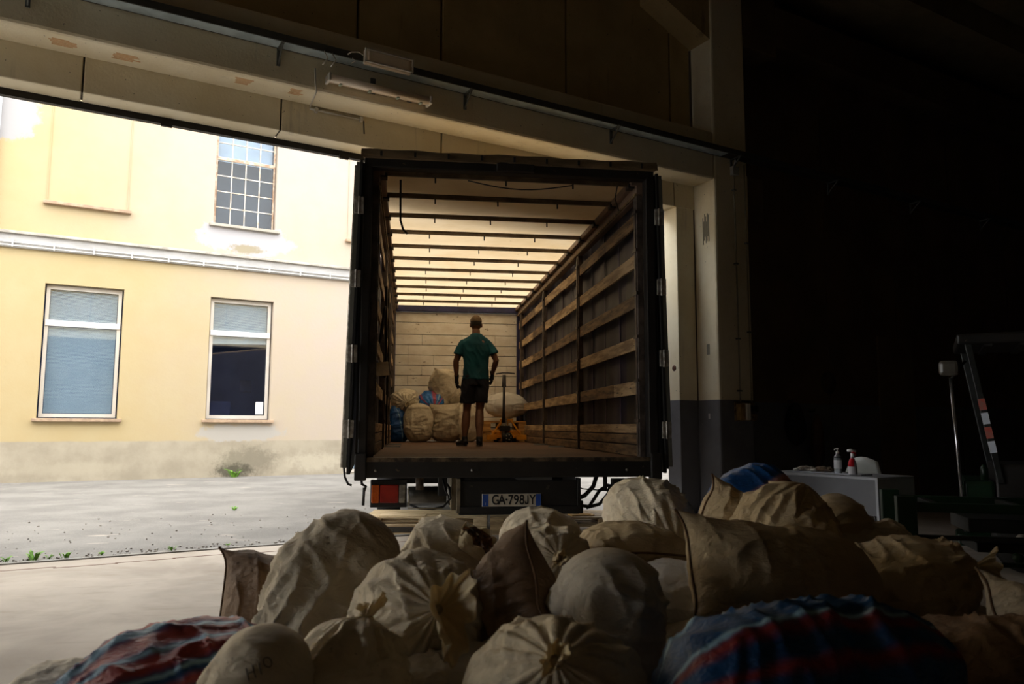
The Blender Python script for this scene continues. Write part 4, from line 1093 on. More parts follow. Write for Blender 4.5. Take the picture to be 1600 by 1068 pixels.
    {'name': 'sack', 'label': 'dim bottom sack beneath the frayed dark sack', 'c': (2.445, 3.548, 0.17), 'axis': (0.9, 0.3, 0.02), 'up': (0, 0, 1), 'L_': 0.8, 'W_': 0.5, 'H_': 0.36, 'e0': 'r', 'e1': 'r', 'm': 'dirty', 'seed': 146, 'group': 'sacks piled on the hall floor', 'res': 0.5},
    {'name': 'sack', 'label': 'dim bottom sack beneath the gathered tan sack', 'c': (2.195, 4.385, 0.17), 'axis': (0.9, -0.3, 0.02), 'up': (0, 0, 1), 'L_': 0.8, 'W_': 0.5, 'H_': 0.36, 'e0': 'r', 'e1': 'r', 'm': 'dirty', 'seed': 147, 'group': 'sacks piled on the hall floor', 'res': 0.5},
    {'name': 'sack', 'label': 'dim bottom sack beneath the tall pale sack', 'c': (1.637, 5.162, 0.17), 'axis': (0.9, 0.3, 0.02), 'up': (0, 0, 1), 'L_': 0.8, 'W_': 0.5, 'H_': 0.36, 'e0': 'r', 'e1': 'r', 'm': 'dirty', 'seed': 148, 'group': 'sacks piled on the hall floor', 'res': 0.5},
    {'name': 'sack', 'label': 'dim bottom sack beneath the blue sack by the column', 'c': (2.107, 4.893, 0.17), 'axis': (0.9, -0.3, 0.02), 'up': (0, 0, 1), 'L_': 0.8, 'W_': 0.5, 'H_': 0.36, 'e0': 'r', 'e1': 'r', 'm': 'dirty', 'seed': 149, 'group': 'sacks piled on the hall floor', 'res': 0.5},
    {'name': 'sack', 'label': 'upright cream sack at the truck front, between the blue sack and the stained one', 'c': (0.163, 14.0, 1.212), 'axis': (-0.06, 0.04, 1), 'up': (0, -1, 0), 'L_': 0.72, 'W_': 0.54, 'H_': 0.44, 'e0': 'r', 'e1': 'r', 'm': 'cream', 'seed': 201, 'floor_z': 0.884, 'res': 0.55, 'group': 'sacks loaded at the front wall of the truck'},
    {'name': 'stained_sack', 'label': 'upright stained sack standing left of the man in the truck', 'c': (0.653, 14.0, 1.203), 'axis': (-0.05, 0.05, 1), 'up': (0, -1, 0), 'L_': 0.7, 'W_': 0.54, 'H_': 0.44, 'e0': 'r', 'e1': 's', 'm': 'dirty', 'seed': 202, 'floor_z': 0.884, 'res': 0.55, 'group': 'sacks loaded at the front wall of the truck', 'lump': 1.2},
    {'name': 'sack', 'label': 'upright cream sack right behind the legs of the man', 'c': (1.025, 14.05, 1.216), 'axis': (-0.1, 0.05, 1), 'up': (0, -1, 0), 'L_': 0.72, 'W_': 0.46, 'H_': 0.42, 'e0': 'r', 'e1': 'r', 'm': 'cream', 'seed': 203, 'floor_z': 0.884, 'res': 0.55, 'group': 'sacks loaded at the front wall of the truck'},
    {'name': 'blue_sack', 'label': 'dark blue plastic sack slumped in the front left corner of the truck', 'c': (-0.222, 14.1, 1.188), 'axis': (-0.22, 0, 0.97), 'up': (0, -1, 0), 'L_': 0.7, 'W_': 0.4, 'H_': 0.36, 'e0': 'r', 'e1': 'r', 'm': 'blue', 'seed': 204, 'floor_z': 0.884, 'res': 0.55, 'group': 'sacks loaded at the front wall of the truck'},
    {'name': 'tied_sack', 'label': 'round tied cream sack on top of the dark blue one in the truck', 'c': (-0.083, 14.2, 1.593), 'axis': (0.1, -0.9, -0.1), 'up': (0, 0, 1), 'L_': 0.5, 'W_': 0.52, 'H_': 0.48, 'e0': 'r', 'e1': 't', 'm': 'cream', 'seed': 205, 'floor_z': 0.884, 'res': 0.55, 'group': 'sacks loaded at the front wall of the truck', 'cuff': 0.05, 'folds': 20},
    {'name': 'blue_sack', 'label': 'bright blue sack with red print squeezed in the middle of the truck load', 'c': (0.404, 14.25, 1.575), 'axis': (0.1, -0.8, -0.35), 'up': (0, 0, 1), 'L_': 0.5, 'W_': 0.5, 'H_': 0.4, 'e0': 'r', 'e1': 't', 'm': 'blue_red', 'seed': 206, 'floor_z': 0.884, 'res': 0.55, 'group': 'sacks loaded at the front wall of the truck', 'collar': 0},
    {'name': 'sewn_sack', 'label': 'cream sack with a peaked corner topping the load in the truck', 'c': (0.662, 14.35, 1.815), 'axis': (-0.42, -0.08, 0.85), 'up': (0.89, 0.0, 0.44), 'L_': 0.82, 'W_': 0.5, 'H_': 0.62, 'e0': 'r', 'e1': 's', 'm': 'cream', 'seed': 207, 'floor_z': 0.884, 'res': 0.55, 'group': 'sacks loaded at the front wall of the truck'},
    {'name': 'sack', 'label': 'creased sack wedged left of the man at hip height', 'c': (0.845, 14.4, 1.583), 'axis': (0.8, -0.2, 0.3), 'up': (0, 0, 1), 'L_': 0.6, 'W_': 0.4, 'H_': 0.36, 'e0': 'r', 'e1': 'r', 'm': 'dirty', 'seed': 208, 'floor_z': 0.884, 'res': 0.55, 'group': 'sacks loaded at the front wall of the truck'},
    {'name': 'sewn_sack', 'label': 'white sack lying on the pallets beside the jack handle', 'c': (1.82, 14.55, 1.558), 'axis': (1, -0.05, -0.05), 'up': (0, -0.4, 1), 'L_': 0.86, 'W_': 0.56, 'H_': 0.42, 'e0': 'r', 'e1': 't', 'm': 'white', 'seed': 209, 'floor_z': 1.2690000000000001, 'res': 0.55, 'group': 'sacks loaded at the front wall of the truck', 'collar': None, 'cuff': 0.04, 'folds': 16},
]
TORN = (0.365, 3.763, 0.639)
HAND_FRAME = ((-0.4008, 2.2773, 0.4875), (0.891, -0.1641, 0.4232), (-0.435, -0.0425, 0.8994), (-0.1559, 0.9495, -0.2724))
HAND = [[(-0.055, -0.028), (-0.05, 0.0), (-0.045, 0.028)], [(-0.022, -0.028), (-0.018, 0), (-0.012, 0.028)], [(-0.05, 0.0), (-0.034, 0.002), (-0.017, 0)], [(0.008, -0.026), (0.012, 0), (0.018, 0.024)], [(0.073, 0.012), (0.0706, 0.024), (0.064, 0.0328), (0.055, 0.036), (0.046, 0.0328), (0.0394, 0.024), (0.037, 0.012), (0.0394, 0.0), (0.046, -0.0088), (0.055, -0.012), (0.064, -0.0088), (0.0706, -0.0), (0.073, 0.012)]]
TABLE = ((-0.4067, 0.9135, 0.0), (0.9135, 0.4067, 0.0), (4.082, 6.4081, 0.0), 0.72, 1.2, 0.55)
BOT1 = (0.585, 0.27)
BOT2 = (0.365, 0.18)
PEN = (0.185, 0.14)
GLOVE = (0.945, 0.25)
PAPERS = [(0.69,0.22,0,0,.1,"white sheet of paper under the pump bottle"),(0.465,0.2,0,0,-.15,"white sheet of paper in front of the spray bottle"),(0.835,0.2,0,0,.3,"white sheet of paper left of the bottles near the gloves")]
CHAIR = (0.86, 0.77)
# ================================================================ SACKS
def sack_mat(name, c1, c2, dirt=(96, 74, 48), dirt_amt=.5, lucid=.0):
    m, nt, b = _bsdf(name)
    v = coords(nt, 'Object')
    c = mixrgb(nt, ramp(nt, noise(nt, v, 3.2, 4), .3, .7), lin(c1), lin(c2))
    c = mixrgb(nt, ramp(nt, noise(nt, v, 4.5, 6, .65, .8), .52, .74, 0, dirt_amt), c, lin(dirt))
    c = mixrgb(nt, ramp(nt, noise(nt, v, 26, 3), .68, .74, 0, dirt_amt), c, lin(dirt))
    nt.links.new(c, b.inputs['Base Color'])
    b.inputs['Roughness'].default_value = .62
    uvn = nt.nodes.new('ShaderNodeTexCoord').outputs['UV']
    mp = nt.nodes.new('ShaderNodeMapping'); mp.inputs['Scale'].default_value = (1.8, .9, 1)
    nt.links.new(uvn, mp.inputs[0])
    ck = nt.nodes.new('ShaderNodeTexChecker'); ck.inputs['Scale'].default_value = 260
    nt.links.new(mp.outputs[0], ck.inputs['Vector'])
    rg = nt.nodes.new('ShaderNodeTexNoise'); rg.noise_type = 'RIDGED_MULTIFRACTAL'
    rg.inputs['Scale'].default_value = 5.0; rg.inputs['Detail'].default_value = 3; rg.inputs['Distortion'].default_value = .8
    nt.links.new(coords(nt, 'Object', (1, 2.2, 1.4)), rg.inputs['Vector'])
    h = mathn(nt, 'ADD', mathn(nt, 'ADD', mathn(nt, 'MULTIPLY', ck.outputs['Fac'], .12), mathn(nt, 'MULTIPLY', rg.outputs['Fac'], .9)), mathn(nt, 'ADD', noise(nt, v, 20, 5), mathn(nt, 'MULTIPLY', noise(nt, coords(nt, 'Object', (1, 3, 2)), 9, 4, .6, 1.2), 1.6)))
    bump(nt, b, h, .6, .018)
    if lucid:
        tl = nt.nodes.new('ShaderNodeBsdfTranslucent')
        ms = nt.nodes.new('ShaderNodeMixShader')
        ms.inputs[0].default_value = lucid
        nt.links.new(c, tl.inputs[0])
        nt.links.new(b.outputs[0], ms.inputs[1]); nt.links.new(tl.outputs[0], ms.inputs[2])
        nt.links.new(ms.outputs[0], nt.nodes['Material Output'].inputs[0])
    MATS[name] = m
    return m
SM = {
    'cream': sack_mat('cream_sacking', (222, 208, 182), (204, 190, 162)),
    'tan': sack_mat('tan_sacking', (198, 176, 138), (180, 158, 122)),
    'grey': sack_mat('grey_white_sacking', (216, 206, 188), (196, 186, 168), (120, 102, 80), .35),
    'dirty': sack_mat('dirty_sacking', (206, 192, 166), (182, 166, 138), (92, 72, 50), .7),
    'brown': sack_mat('brown_sacking', (146, 118, 92), (124, 98, 74), (70, 50, 36), .7),
    'white': sack_mat('white_sacking', (226, 220, 210), (208, 202, 192), (150, 140, 126), .3),
}
M_COLLAR = sack_mat('gathered_sacking', (240, 226, 194), (226, 208, 168), (160, 132, 92), .25, .28)
M_THREAD = mat('brown_thread', (112, 80, 48), (84, 60, 36), scale=40)
M_TWINE = mat('pale_twine', (206, 190, 150), (170, 150, 110), scale=60)
def stripe_mat(name, base, red, white, bands, wb):
    m, nt, b = _bsdf(name)
    uvn = nt.nodes.new('ShaderNodeTexCoord').outputs['UV']
    sp = nt.nodes.new('ShaderNodeSeparateXYZ')
    nt.links.new(uvn, sp.inputs[0])
    v = coords(nt, 'Object')
    x = mathn(nt, 'ADD', sp.outputs[0], mathn(nt, 'MULTIPLY', mathn(nt, 'SUBTRACT', noise(nt, v, 5, 3), .5), .05))
    c = mixrgb(nt, ramp(nt, noise(nt, v, 4), .3, .7), lin(base), tuple(q * .6 for q in lin(base)[:3]) + (1,))
    def band(c, x0, w, col, soft=.012):
        d = mathn(nt, 'ABSOLUTE', mathn(nt, 'SUBTRACT', x, x0))
        return mixrgb(nt, ramp(nt, d, w - soft, w + soft, 1, 0), c, lin(col))
    for x0, w in bands: c = band(c, x0, w, red)
    for x0, w in wb: c = band(c, x0, w, white, .006)
    nt.links.new(c, b.inputs['Base Color'])
    b.inputs['Roughness'].default_value = .38
    bump(nt, b, mathn(nt, 'ADD', noise(nt, v, 18, 5), noise(nt, coords(nt, 'Object', (1, 3, 3)), 10, 4, .6, 1.5)), .6, .015)
    MATS[name] = m
    return m
BL, RD, WH = (14, 76, 128), (156, 58, 56), (150, 190, 214)
SM['stripe_side'] = stripe_mat('blue_striped_plastic', BL, RD, WH, [(.19, .020), (.255, .016), (.31, .022), (.38, .012), (.58, .03), (.7, .03)], [(.225, .006), (.282, .005), (.345, .005), (.42, .005)])
SM['stripe_top'] = stripe_mat('blue_red_edge_plastic', BL, (128, 40, 44), WH, [(.245, .011), (.178, .012), (.62, .02), (.72, .02)], [(.262, .004), (.40, .004)])
SM['blue_edge'] = stripe_mat('blue_pale_edge_plastic', (18, 78, 140), (196, 140, 130), WH, [(.27, .03), (.34, .012)], [(.31, .006)])
SM['blue'] = stripe_mat('plain_blue_plastic', (24, 84, 150), (40, 110, 176), WH, [(.7, .04)], [(.3, .004)])
SM['blue_red'] = stripe_mat('blue_red_print_plastic', (40, 120, 200), (170, 70, 90), WH, [(.14, .012), (.24, .02), (.40, .012)], [(.19, .006)])

PLACED = []          # (BVH in world space, bounding box)
def sack_body(L_, W_, H_, e0, e1, seed, lump=1.0, nt_=104, na=144, folds=18, peak=0.0, fold_amp=.26):
    xs = np.cos(np.linspace(math.pi, 0, nt_))
    th = np.linspace(0, 2 * math.pi, na, endpoint=False)
    X, A = np.meshgrid(xs, th, indexing='ij')
    def prof(x, e):
        ax = np.abs(x)
        if e == 's':                      # sewn flat: full width, thickness dies away
            w = 1 - .04 * (1 - ax ** 3); h = np.maximum(1 - ax ** 2.6, 0) ** .62 * .96 + .035
        elif e == 't':                    # gathered to a neck
            w = np.maximum(1 - ax ** 2.3, 0) ** .60; w = np.maximum(w, .085); h = w.copy()
        elif e == 'c':                    # long cone towards the neck
            w = np.maximum(1 - ax ** 1.35, 0) ** .75; w = np.maximum(w, .08); h = w.copy()
        else:                             # stuffed round end
            w = np.maximum(1 - ax ** 2.8, 0) ** .5; w = np.maximum(w, .02); h = w.copy()
        return w, h
    w0, h0 = prof(X, e0); w1, h1 = prof(X, e1)
    neg = X < 0
    w, h = np.where(neg, w0, w1), np.where(neg, h0, h1)
    ca, sa = np.cos(A), np.sin(A)
    p = .88
    y = w * W_ / 2 * np.sign(ca) * np.abs(ca) ** p
    z = h * H_ / 2 * np.sign(sa) * np.abs(sa) ** p
    x = X * L_ / 2
    # ears at the corners of sewn ends
    for sgn, e in ((-1, e0), (1, e1)):
        if e == 's':
            k = np.clip((sgn * X - .55) / .45, 0, 1)
            x = x + sgn * k ** 2 * np.abs(ca) ** 5 * .055 * L_ ** .3
            y = y * (1 + k ** 3 * .07 * np.abs(ca) ** 4)
            # seam not quite straight
            z = z + k * .03 * (vnoise(ca * 1.5 + 7, 0, seed, seed) - .5)
            # gathers running off the seam
            g = np.sin(y * 95 + 6 * vnoise(y * 6, 0, seed * 1.3, seed)) * k * (1 - .3 * k) * np.abs(sa) ** .5
            z = z + np.sign(sa) * g * .0045
        if e in 'tc':
            k = np.clip((sgn * X + .1) / 1.1, 0, 1)
            ph = A * folds / 2 + 2.2 * vnoise(ca * 1.3 + 3, sa * 1.3, seed * 3.1, seed + 5)
            g = 1 - np.abs(np.sin(ph)) ** .7
            ph2 = A * folds * .31 + 3 * vnoise(ca * 1.1, sa * 1.1 + X, seed * 1.7, seed + 8)
            g2 = 1 - np.abs(np.sin(ph2))
            am = fold_amp * k ** 2.2
            s_ = 1 - am * g - am * .6 * g2
            y = y * s_; z = z * s_
    # lumps and creases, moved along the rough radial direction
    r = np.sqrt(y * y + z * z + 1e-9)
    ny_, nz_ = y / r, z / r
    wx = (vnoise(x * 3, y * 3, z * 3, seed + 11) - .5) * 2
    wy = (vnoise(x * 3, y * 3, z * 3, seed + 12) - .5) * 2
    wz = (vnoise(x * 3, y * 3, z * 3, seed + 13) - .5) * 2
    d = (vnoise(x * 4, y * 4, z * 4, seed) - .5) * .045 * lump
    d = d + (vnoise(x * 9, y * 9, z * 9, seed + 1) - .5) * .018 * lump
    def ridge(fx, fy, fz, s, pw):
        q = 1 - np.abs(2 * vnoise(x * fx + wx * 1.2, y * fy + wy * 1.2, z * fz + wz * 1.2, seed + s) - 1)
        return q ** pw - .25
    # long folds following the stress lines to the mouth, short crumples across
    tied = np.zeros_like(X)
    if e1 in 'tc': tied = np.maximum(tied, np.clip(X * .9 + .35, 0, 1))
    if e0 in 'tc': tied = np.maximum(tied, np.clip(-X * .9 + .35, 0, 1))
    along = ridge(3.0, 13, 13, 2, 4)
    across = ridge(14, 4.5, 6, 3, 4)
    fine = ridge(26, 17, 17, 4, 3)
    mod_ = .35 + 1.3 * vnoise(x * 3.3, y * 3.3, z * 3.3, seed + 21)
    d = d + (along * (.013 + .018 * tied) + across * (.020 * (1 - .7 * tied)) + fine * .005) * lump * mod_
    ends = np.clip((1 - np.abs(X)) * 6, 0.0, 1)
    d = d * ends
    y = y + ny_ * d; z = z + nz_ * d
    if peak:      # pinch the +x end towards one corner
        k = np.clip((X + .2) / 1.2, 0, 1)
        y = y - k * peak * W_ * .5
    P_ = np.stack([x, y, z], -1)
    faces = []
    for i in range(nt_ - 1):
        for j in range(na):
            a, b2 = i * na + j, i * na + (j + 1) % na
            faces.append((a, b2, b2 + na, a + na))
    cap0 = tuple(reversed(range(na))); cap1 = tuple((nt_ - 1) * na + j for j in range(na))
    return P_, faces, (cap0, cap1), X, A
def basis(axis, up):
    a = Vector(axis).normalized()
    u_ = Vector(up)
    zz = (u_ - a * u_.dot(a)).normalized()
    yy = zz.cross(a)
    return Matrix((a, yy, zz)).transposed()
def settle(co, floor_z):
    """lay the cloth against what is already there and against the floor"""
    out = co.copy()
    lo, hi = co.min(0), co.max(0)
    near = [p for p in PLACED if np.all(p[1] < hi) and np.all(p[2] > lo)]
    for i in range(len(out)):
        v = Vector(out[i])
        for _ in range(2):
            moved = False
            for bvh, l_, h_ in near:
                if not (l_[0] < v.x < h_[0] and l_[1] < v.y < h_[1] and l_[2] < v.z < h_[2]):
                    continue
                loc, nr, idx, dist = bvh.find_nearest(v)
                if loc is not None and (v - loc).dot(nr) < .002 and dist < .35:
                    v = loc + nr * .0035; moved = True
            if not moved: break
        if v.z < floor_z: v.z = floor_z + .0005
        out[i] = v
    return out
def make_sack(name, label, c, axis, up, L_, W_, H_, e0='r', e1='r', m='cream', seed=1, group=None, collar=None, lump=1.0,
              folds=18, peak=0, floor_z=0.0, cuff=.10, res=1.0, fold_amp=.26, cat='sack', knot=None):
    nt_, na = int(104 * res), int(144 * res)
    P_, F, caps, X, A = sack_body(L_, W_, H_, e0, e1, seed, lump, nt_, na, folds, peak, fold_amp)
    M_ = np.array(basis(axis, up))
    c = np.array(c)
    co = P_.reshape(-1, 3) @ M_.T + c
    st_ = settle(co, floor_z)
    # let the cloth even out its pushed parts
    disp = (st_ - co).reshape(nt_, na, 3)
    for _ in range(2):
        sm_ = disp.copy()
        sm_[1:-1] = (disp[1:-1] * 2 + disp[:-2] + disp[2:] + np.roll(disp, 1, 1)[1:-1] + np.roll(disp, -1, 1)[1:-1]) / 6
        disp = sm_
    st2 = settle(co + disp.reshape(-1, 3), floor_z)
    base = Vector((float(c[0]), float(c[1]), float(max(st2[:, 2].min(), floor_z))))
    t = thing(name, label, cat, base, group)
    me = bpy.data.meshes.new('body')
    loc = st2 - np.array(base)
    me.from_pydata([tuple(v) for v in loc], [], F + list(caps))
    me.polygons.foreach_set('use_smooth', [True] * len(me.polygons))
    uv = me.uv_layers.new(name='UVMap')
    ua = (A.reshape(-1) / (2 * math.pi)); va = (X.reshape(-1) * .5 + .5)
    vi = np.empty(len(me.loops), dtype=np.int32); me.loops.foreach_get('vertex_index', vi)
    uvs = np.stack([ua[vi], va[vi]], -1)
    # close the wrap of u
    ls = np.empty(len(me.polygons), dtype=np.int32); me.polygons.foreach_get('loop_start', ls)
    for k in ls[:len(F)]:
        q = uvs[k:k + 4, 0]
        if q.max() - q.min() > .5: uvs[k:k + 4, 0] = np.where(q < .5, q + 1, q)
    uv.data.foreach_set('uv', uvs.astype(np.float32).ravel())
    me.materials.append(SM[m]); me.update()
    o = link('body', me, t)
    grid = st2.reshape(nt_, na, 3)
    bvh = BVHTree.FromPolygons([Vector(v) for v in st2], [tuple(f) for f in F + list(caps)])
    PLACED.append((bvh, st2.min(0) - .003, st2.max(0) + .003))
    ax = Vector(axis).normalized()
    Mb = basis(axis, up)
    # sewn ends: a stitched seam along the edge
    for sgn, e, row in ((-1, e0, 0), (1, e1, nt_ - 1)):
        if e == 's':
            pts = []
            for j in range(0, na // 2 + 1, 2):
                p = (grid[row, j] + grid[row, (-j) % na]) / 2
                pts.append(Vector(p) + ax * sgn * .003)
            part('seam', B().tube(pts, .0055, 6), M_THREAD, t)
    for sgn, e, row in ((-1, e0, 0), (1, e1, nt_ - 1)):
        if e in 'tc' and collar != 0:
            ring = grid[row]
            cc_ = Vector(ring.mean(0))
            r0_ = float(np.linalg.norm(ring - ring.mean(0), axis=1).mean())
            ad = ax * sgn
            Ms = basis(ad, up)
            k0 = max(r0_, .022)
            tw = B().tube([cc_ + Ms @ Vector((.004 * math.sin(3 * q) - .004, k0 * 1.04 * math.cos(q), k0 * 1.04 * math.sin(q))) for q in [i * 2 * math.pi / 20 for i in range(21)]], .006, 6)
            part('twine', tw, M_TWINE, t)
            cl_ = cuff
            ns, nn = 16, 108
            vs = []
            rnd = random.Random(seed * 7 + 1)
            ph0 = rnd.random() * 6
            for i in range(ns):
                s = i / (ns - 1)
                for j in range(nn):
                    a = 2 * math.pi * j / nn
                    fl_ = k0 * .75 + cl_ * (.12 * s + .24 * s ** 1.2) * (1 + .34 * math.sin(2 * a + ph0))
                    ruff = 1 + s ** .6 * (.20 * math.sin(5 * a + ph0 * 2 + .9 * math.sin(2 * a) + 1.2 * s) + .13 * math.sin(12 * a + ph0 - 2 * s))
                    ln2 = cl_ * s * (1 + .22 * math.sin(2 * a + ph0 * 1.7) + .07 * math.sin(5 * a + 1.3) + .03 * math.sin(13 * a))
                    ruff += s * .55 * (float(vnoise(math.cos(a) * 2.2 + 5, math.sin(a) * 2.2 + s * 2, s * 3 + seed, seed)) - .5)
                    r_ = fl_ * max(ruff, .3) * (1 - .25 * max(0, s - .75))
                    droop = Vector((0, 0, -1)) * (s ** 2) * cl_ * (.25 + .35 * math.sin(a + ph0))
                    vs.append(cc_ + Ms @ Vector((ln2 - .006, r_ * math.cos(a), r_ * math.sin(a))) + droop)
            fs = [(i * nn + j, i * nn + (j + 1) % nn, (i + 1) * nn + (j + 1) % nn, (i + 1) * nn + j) for i in range(ns - 1) for j in range(nn)]
            bb = B().add(vs, fs, True)
            co_ = part('gathered_mouth', bb, M_COLLAR, t, label=None)
            sd = co_.modifiers.new('thick', 'SOLIDIFY'); sd.thickness = .0015
    return t, o, bvh, grid
for s in SACKS:
    r_ = make_sack(**s)
    if s['seed'] == 102:
        # handwriting on the sack: strokes pressed onto the cloth
        t_, o_, bvh_, g_ = r_
        strokes = HAND
        c0, ex, ey, dn = [Vector(q) for q in HAND_FRAME]
        wb_ = B()
        for st_ in strokes:
            pts = []
            for (a, b2) in st_:
                p0 = c0 + ex * a * .62 + ey * b2 * .62 - dn * .4
                hit = bvh_.ray_cast(p0, dn)
                if hit[0] is not None:
                    pts.append(hit[0] + hit[1] * .0012)
            if len(pts) > 1:
                wb_.tube(pts, .0015, 5)
        part('lettering', wb_, mat('marker_ink', (46, 38, 34), bmp=0), t_)
    if s['seed'] == 107:
        # torn mouth with dark brown contents
        t_, o_, bvh_, g_ = r_
        tc_ = Vector(TORN)
        ad = Vector(s['axis']).normalized()
        Ms = basis(ad, (0, 0, 1))
        hit = bvh_.find_nearest(tc_)[0]
        mb_ = B()
        rnd = random.Random(4)
        nn = 40
        vs = []
        for i in range(5):
            q = i / 4
            for j in range(nn):
                a = 2 * math.pi * j / nn
                r1 = .085 * (1 + .22 * math.sin(2 * a + 1) + .10 * math.sin(5 * a))
                r2 = r1 * (1 + .12 * q) * (1 + q * .07 * math.sin(11 * a))
                vs.append(hit + Ms @ Vector((-.03 + q * .055 * (1 + .35 * math.sin(4 * a + 2) + .25 * math.sin(9 * a) + .3 * rnd.random() * (i == 4)), r2 * math.cos(a) * 1.0, r2 * math.sin(a) * 1.25)))
        fs = [(i * nn + j, i * nn + (j + 1) % nn, (i + 1) * nn + (j + 1) % nn, (i + 1) * nn + j) for i in range(4) for j in range(nn)]
        mb_.add(vs, fs, True)
        mo = part('torn_mouth', mb_, M_COLLAR, t_)
        sd = mo.modifiers.new('thick', 'SOLIDIFY'); sd.thickness = .002
        ct = B()
        vs = [hit + Ms @ Vector((.012 + .02 * rnd.random(), 0, 0))]
        for i in range(1, 6):
            for j in range(nn):
                a = 2 * math.pi * j / nn
                r1 = .088 * i / 5 * (1 + .22 * math.sin(2 * a + 1) + .10 * math.sin(5 * a))
                vs.append(hit + Ms @ Vector((.010 + .026 * rnd.random(), r1 * math.cos(a), r1 * math.sin(a) * 1.25)))
        fs = [(0, 1 + j, 1 + (j + 1) % nn) for j in range(nn)] + [(1 + i * nn + j, 1 + (i + 1) * nn + j, 1 + (i + 1) * nn + (j + 1) % nn, 1 + i * nn + (j + 1) % nn) for i in range(4) for j in range(nn)]
        ct.add(vs, fs, False)
        part('contents', ct, mat('brown_fleece', (158, 108, 60), (70, 44, 24), scale=40, bmp=.6), t_)
# ================================================================ PERSON
def loft(bb, pts, n=16):
    """pts: (x, y, z, rx, ry); elliptical rings perpendicular to the path"""
    bb.tube([p[:3] for p in pts], [(p[3], p[4]) for p in pts], n)
PX, PY = .93, 11.05
man = thing('person', 'man in teal t-shirt, dark shorts and work gloves walking into the truck', 'person', (PX, PY, ZF))
def Q(x, y, z): return (PX + x, PY + y, ZF + z)
def L(bb, rows, n=16, axis='z'):
    # horizontal elliptical sections for trunk-like shapes
    vs, fs = [], []
    for (x, y, z, rx, ry) in rows:
        for j in range(n):
            a = 2 * math.pi * j / n
            vs.append(Q(x + rx * math.copysign(abs(math.cos(a)) ** .85, math.cos(a)), y + ry * math.copysign(abs(math.sin(a)) ** .85, math.sin(a)), z))
    k = len(rows)
    for i in range(k - 1):
        for j in range(n):
            a, b2 = i * n + j, i * n + (j + 1) % n
            fs.append((a, b2, b2 + n, a + n))
    fs.append(tuple(reversed(range(n)))); fs.append(tuple((k - 1) * n + j for j in range(n)))
    bb.add(vs, fs, True)
def T(bb, rows, n=12):
    bb.tube([Q(*r[:3]) for r in rows], [(r[3], r[3]) if len(r) == 4 else (r[3], r[4]) for r in rows], n)
def remesh(o, vox, it=3):
    md = o.modifiers.new('remesh', 'REMESH'); md.mode = 'VOXEL'; md.voxel_size = vox; md.use_smooth_shade = True
    ms_ = o.modifiers.new('smooth', 'SMOOTH'); ms_.factor = .5; ms_.iterations = it
    dg = bpy.context.evaluated_depsgraph_get()
    me = bpy.data.meshes.new_from_object(o.evaluated_get(dg))
    o.modifiers.clear()
    old = o.data
    o.data = me
    bpy.data.meshes.remove(old)
    return o
# joints (local): feet, knees, hips, shoulders, elbows, wrists
LA, LK, LH = (-.155, -.02, .09), (-.12, .03, .50), (-.095, 0, .93)
RA, RK, RH = (.045, -.16, .10), (.06, .0, .51), (.095, 0, .93)
LS, LE, LW_ = (-.19, 0, 1.455), (-.285, .0, 1.20), (-.27, .05, .965)
RS, RE, RW_ = (.19, 0, 1.455), (.29, -.03, 1.22), (.25, .11, 1.03)
def lerp(a, b2, t): return tuple(a[i] + (b2[i] - a[i]) * t for i in range(3))
bd_ = B()
L(bd_, [(0, 0, .86, .13, .10), (0, 0, .95, .165, .115), (0, 0, 1.08, .155, .105), (0, 0, 1.22, .165, .11), (0, 0, 1.36, .185, .118), (0, -.0, 1.48, .18, .11), (0, 0, 1.55, .11, .08), (0, 0, 1.60, .06, .06)])
T(bd_, [(0, -.01, 1.52, .062), (0, .0, 1.66, .058)])
# head: skull, jaw, face turned away from the lens
bd_.ell(Q(0, .015, 1.755), (.078, .100, .108), 20, 14)
bd_.ell(Q(0, .05, 1.69), (.058, .062, .066), 16, 10)
for s in (-1, 1):
    bd_.ell(Q(s * .083, .005, 1.725), (.012, .022, .034), 8, 6)       # ears
    bd_.ell(Q(s * .032, .098, 1.75), (.016, .014, .011), 8, 6)        # eyes and brow
bd_.ell(Q(0, .120, 1.725), (.014, .022, .026), 8, 6)                  # nose
bd_.ell(Q(0, .108, 1.685), (.026, .012, .010), 8, 6)                  # mouth
def limb(a, m_, c_, r):
    rows = []
    for t in (0, .25, .5, .75, 1):
        rows.append(lerp(a, m_, t))
    for t in (.25, .5, .75, 1):
        rows.append(lerp(m_, c_, t))
    T(bd_, [p + (q,) for p, q in zip(rows, r)])
limb(LH, LK, LA, (.085, .088, .078, .064, .055, .061, .060, .044, .036))
limb(RH, RK, RA, (.085, .088, .078, .064, .055, .062, .060, .044, .036))
limb(LS, LE, LW_, (.058, .054, .050, .045, .041, .043, .038, .031, .027))
limb(RS, RE, RW_, (.058, .054, .050, .045, .041, .043, .038, .031, .027))
for A in (LA, RA):
    T(bd_, [(A[0], A[1], A[2], .036), (A[0], A[1] + .05, .05, .04), (A[0], A[1] + .15, .035, .03)])
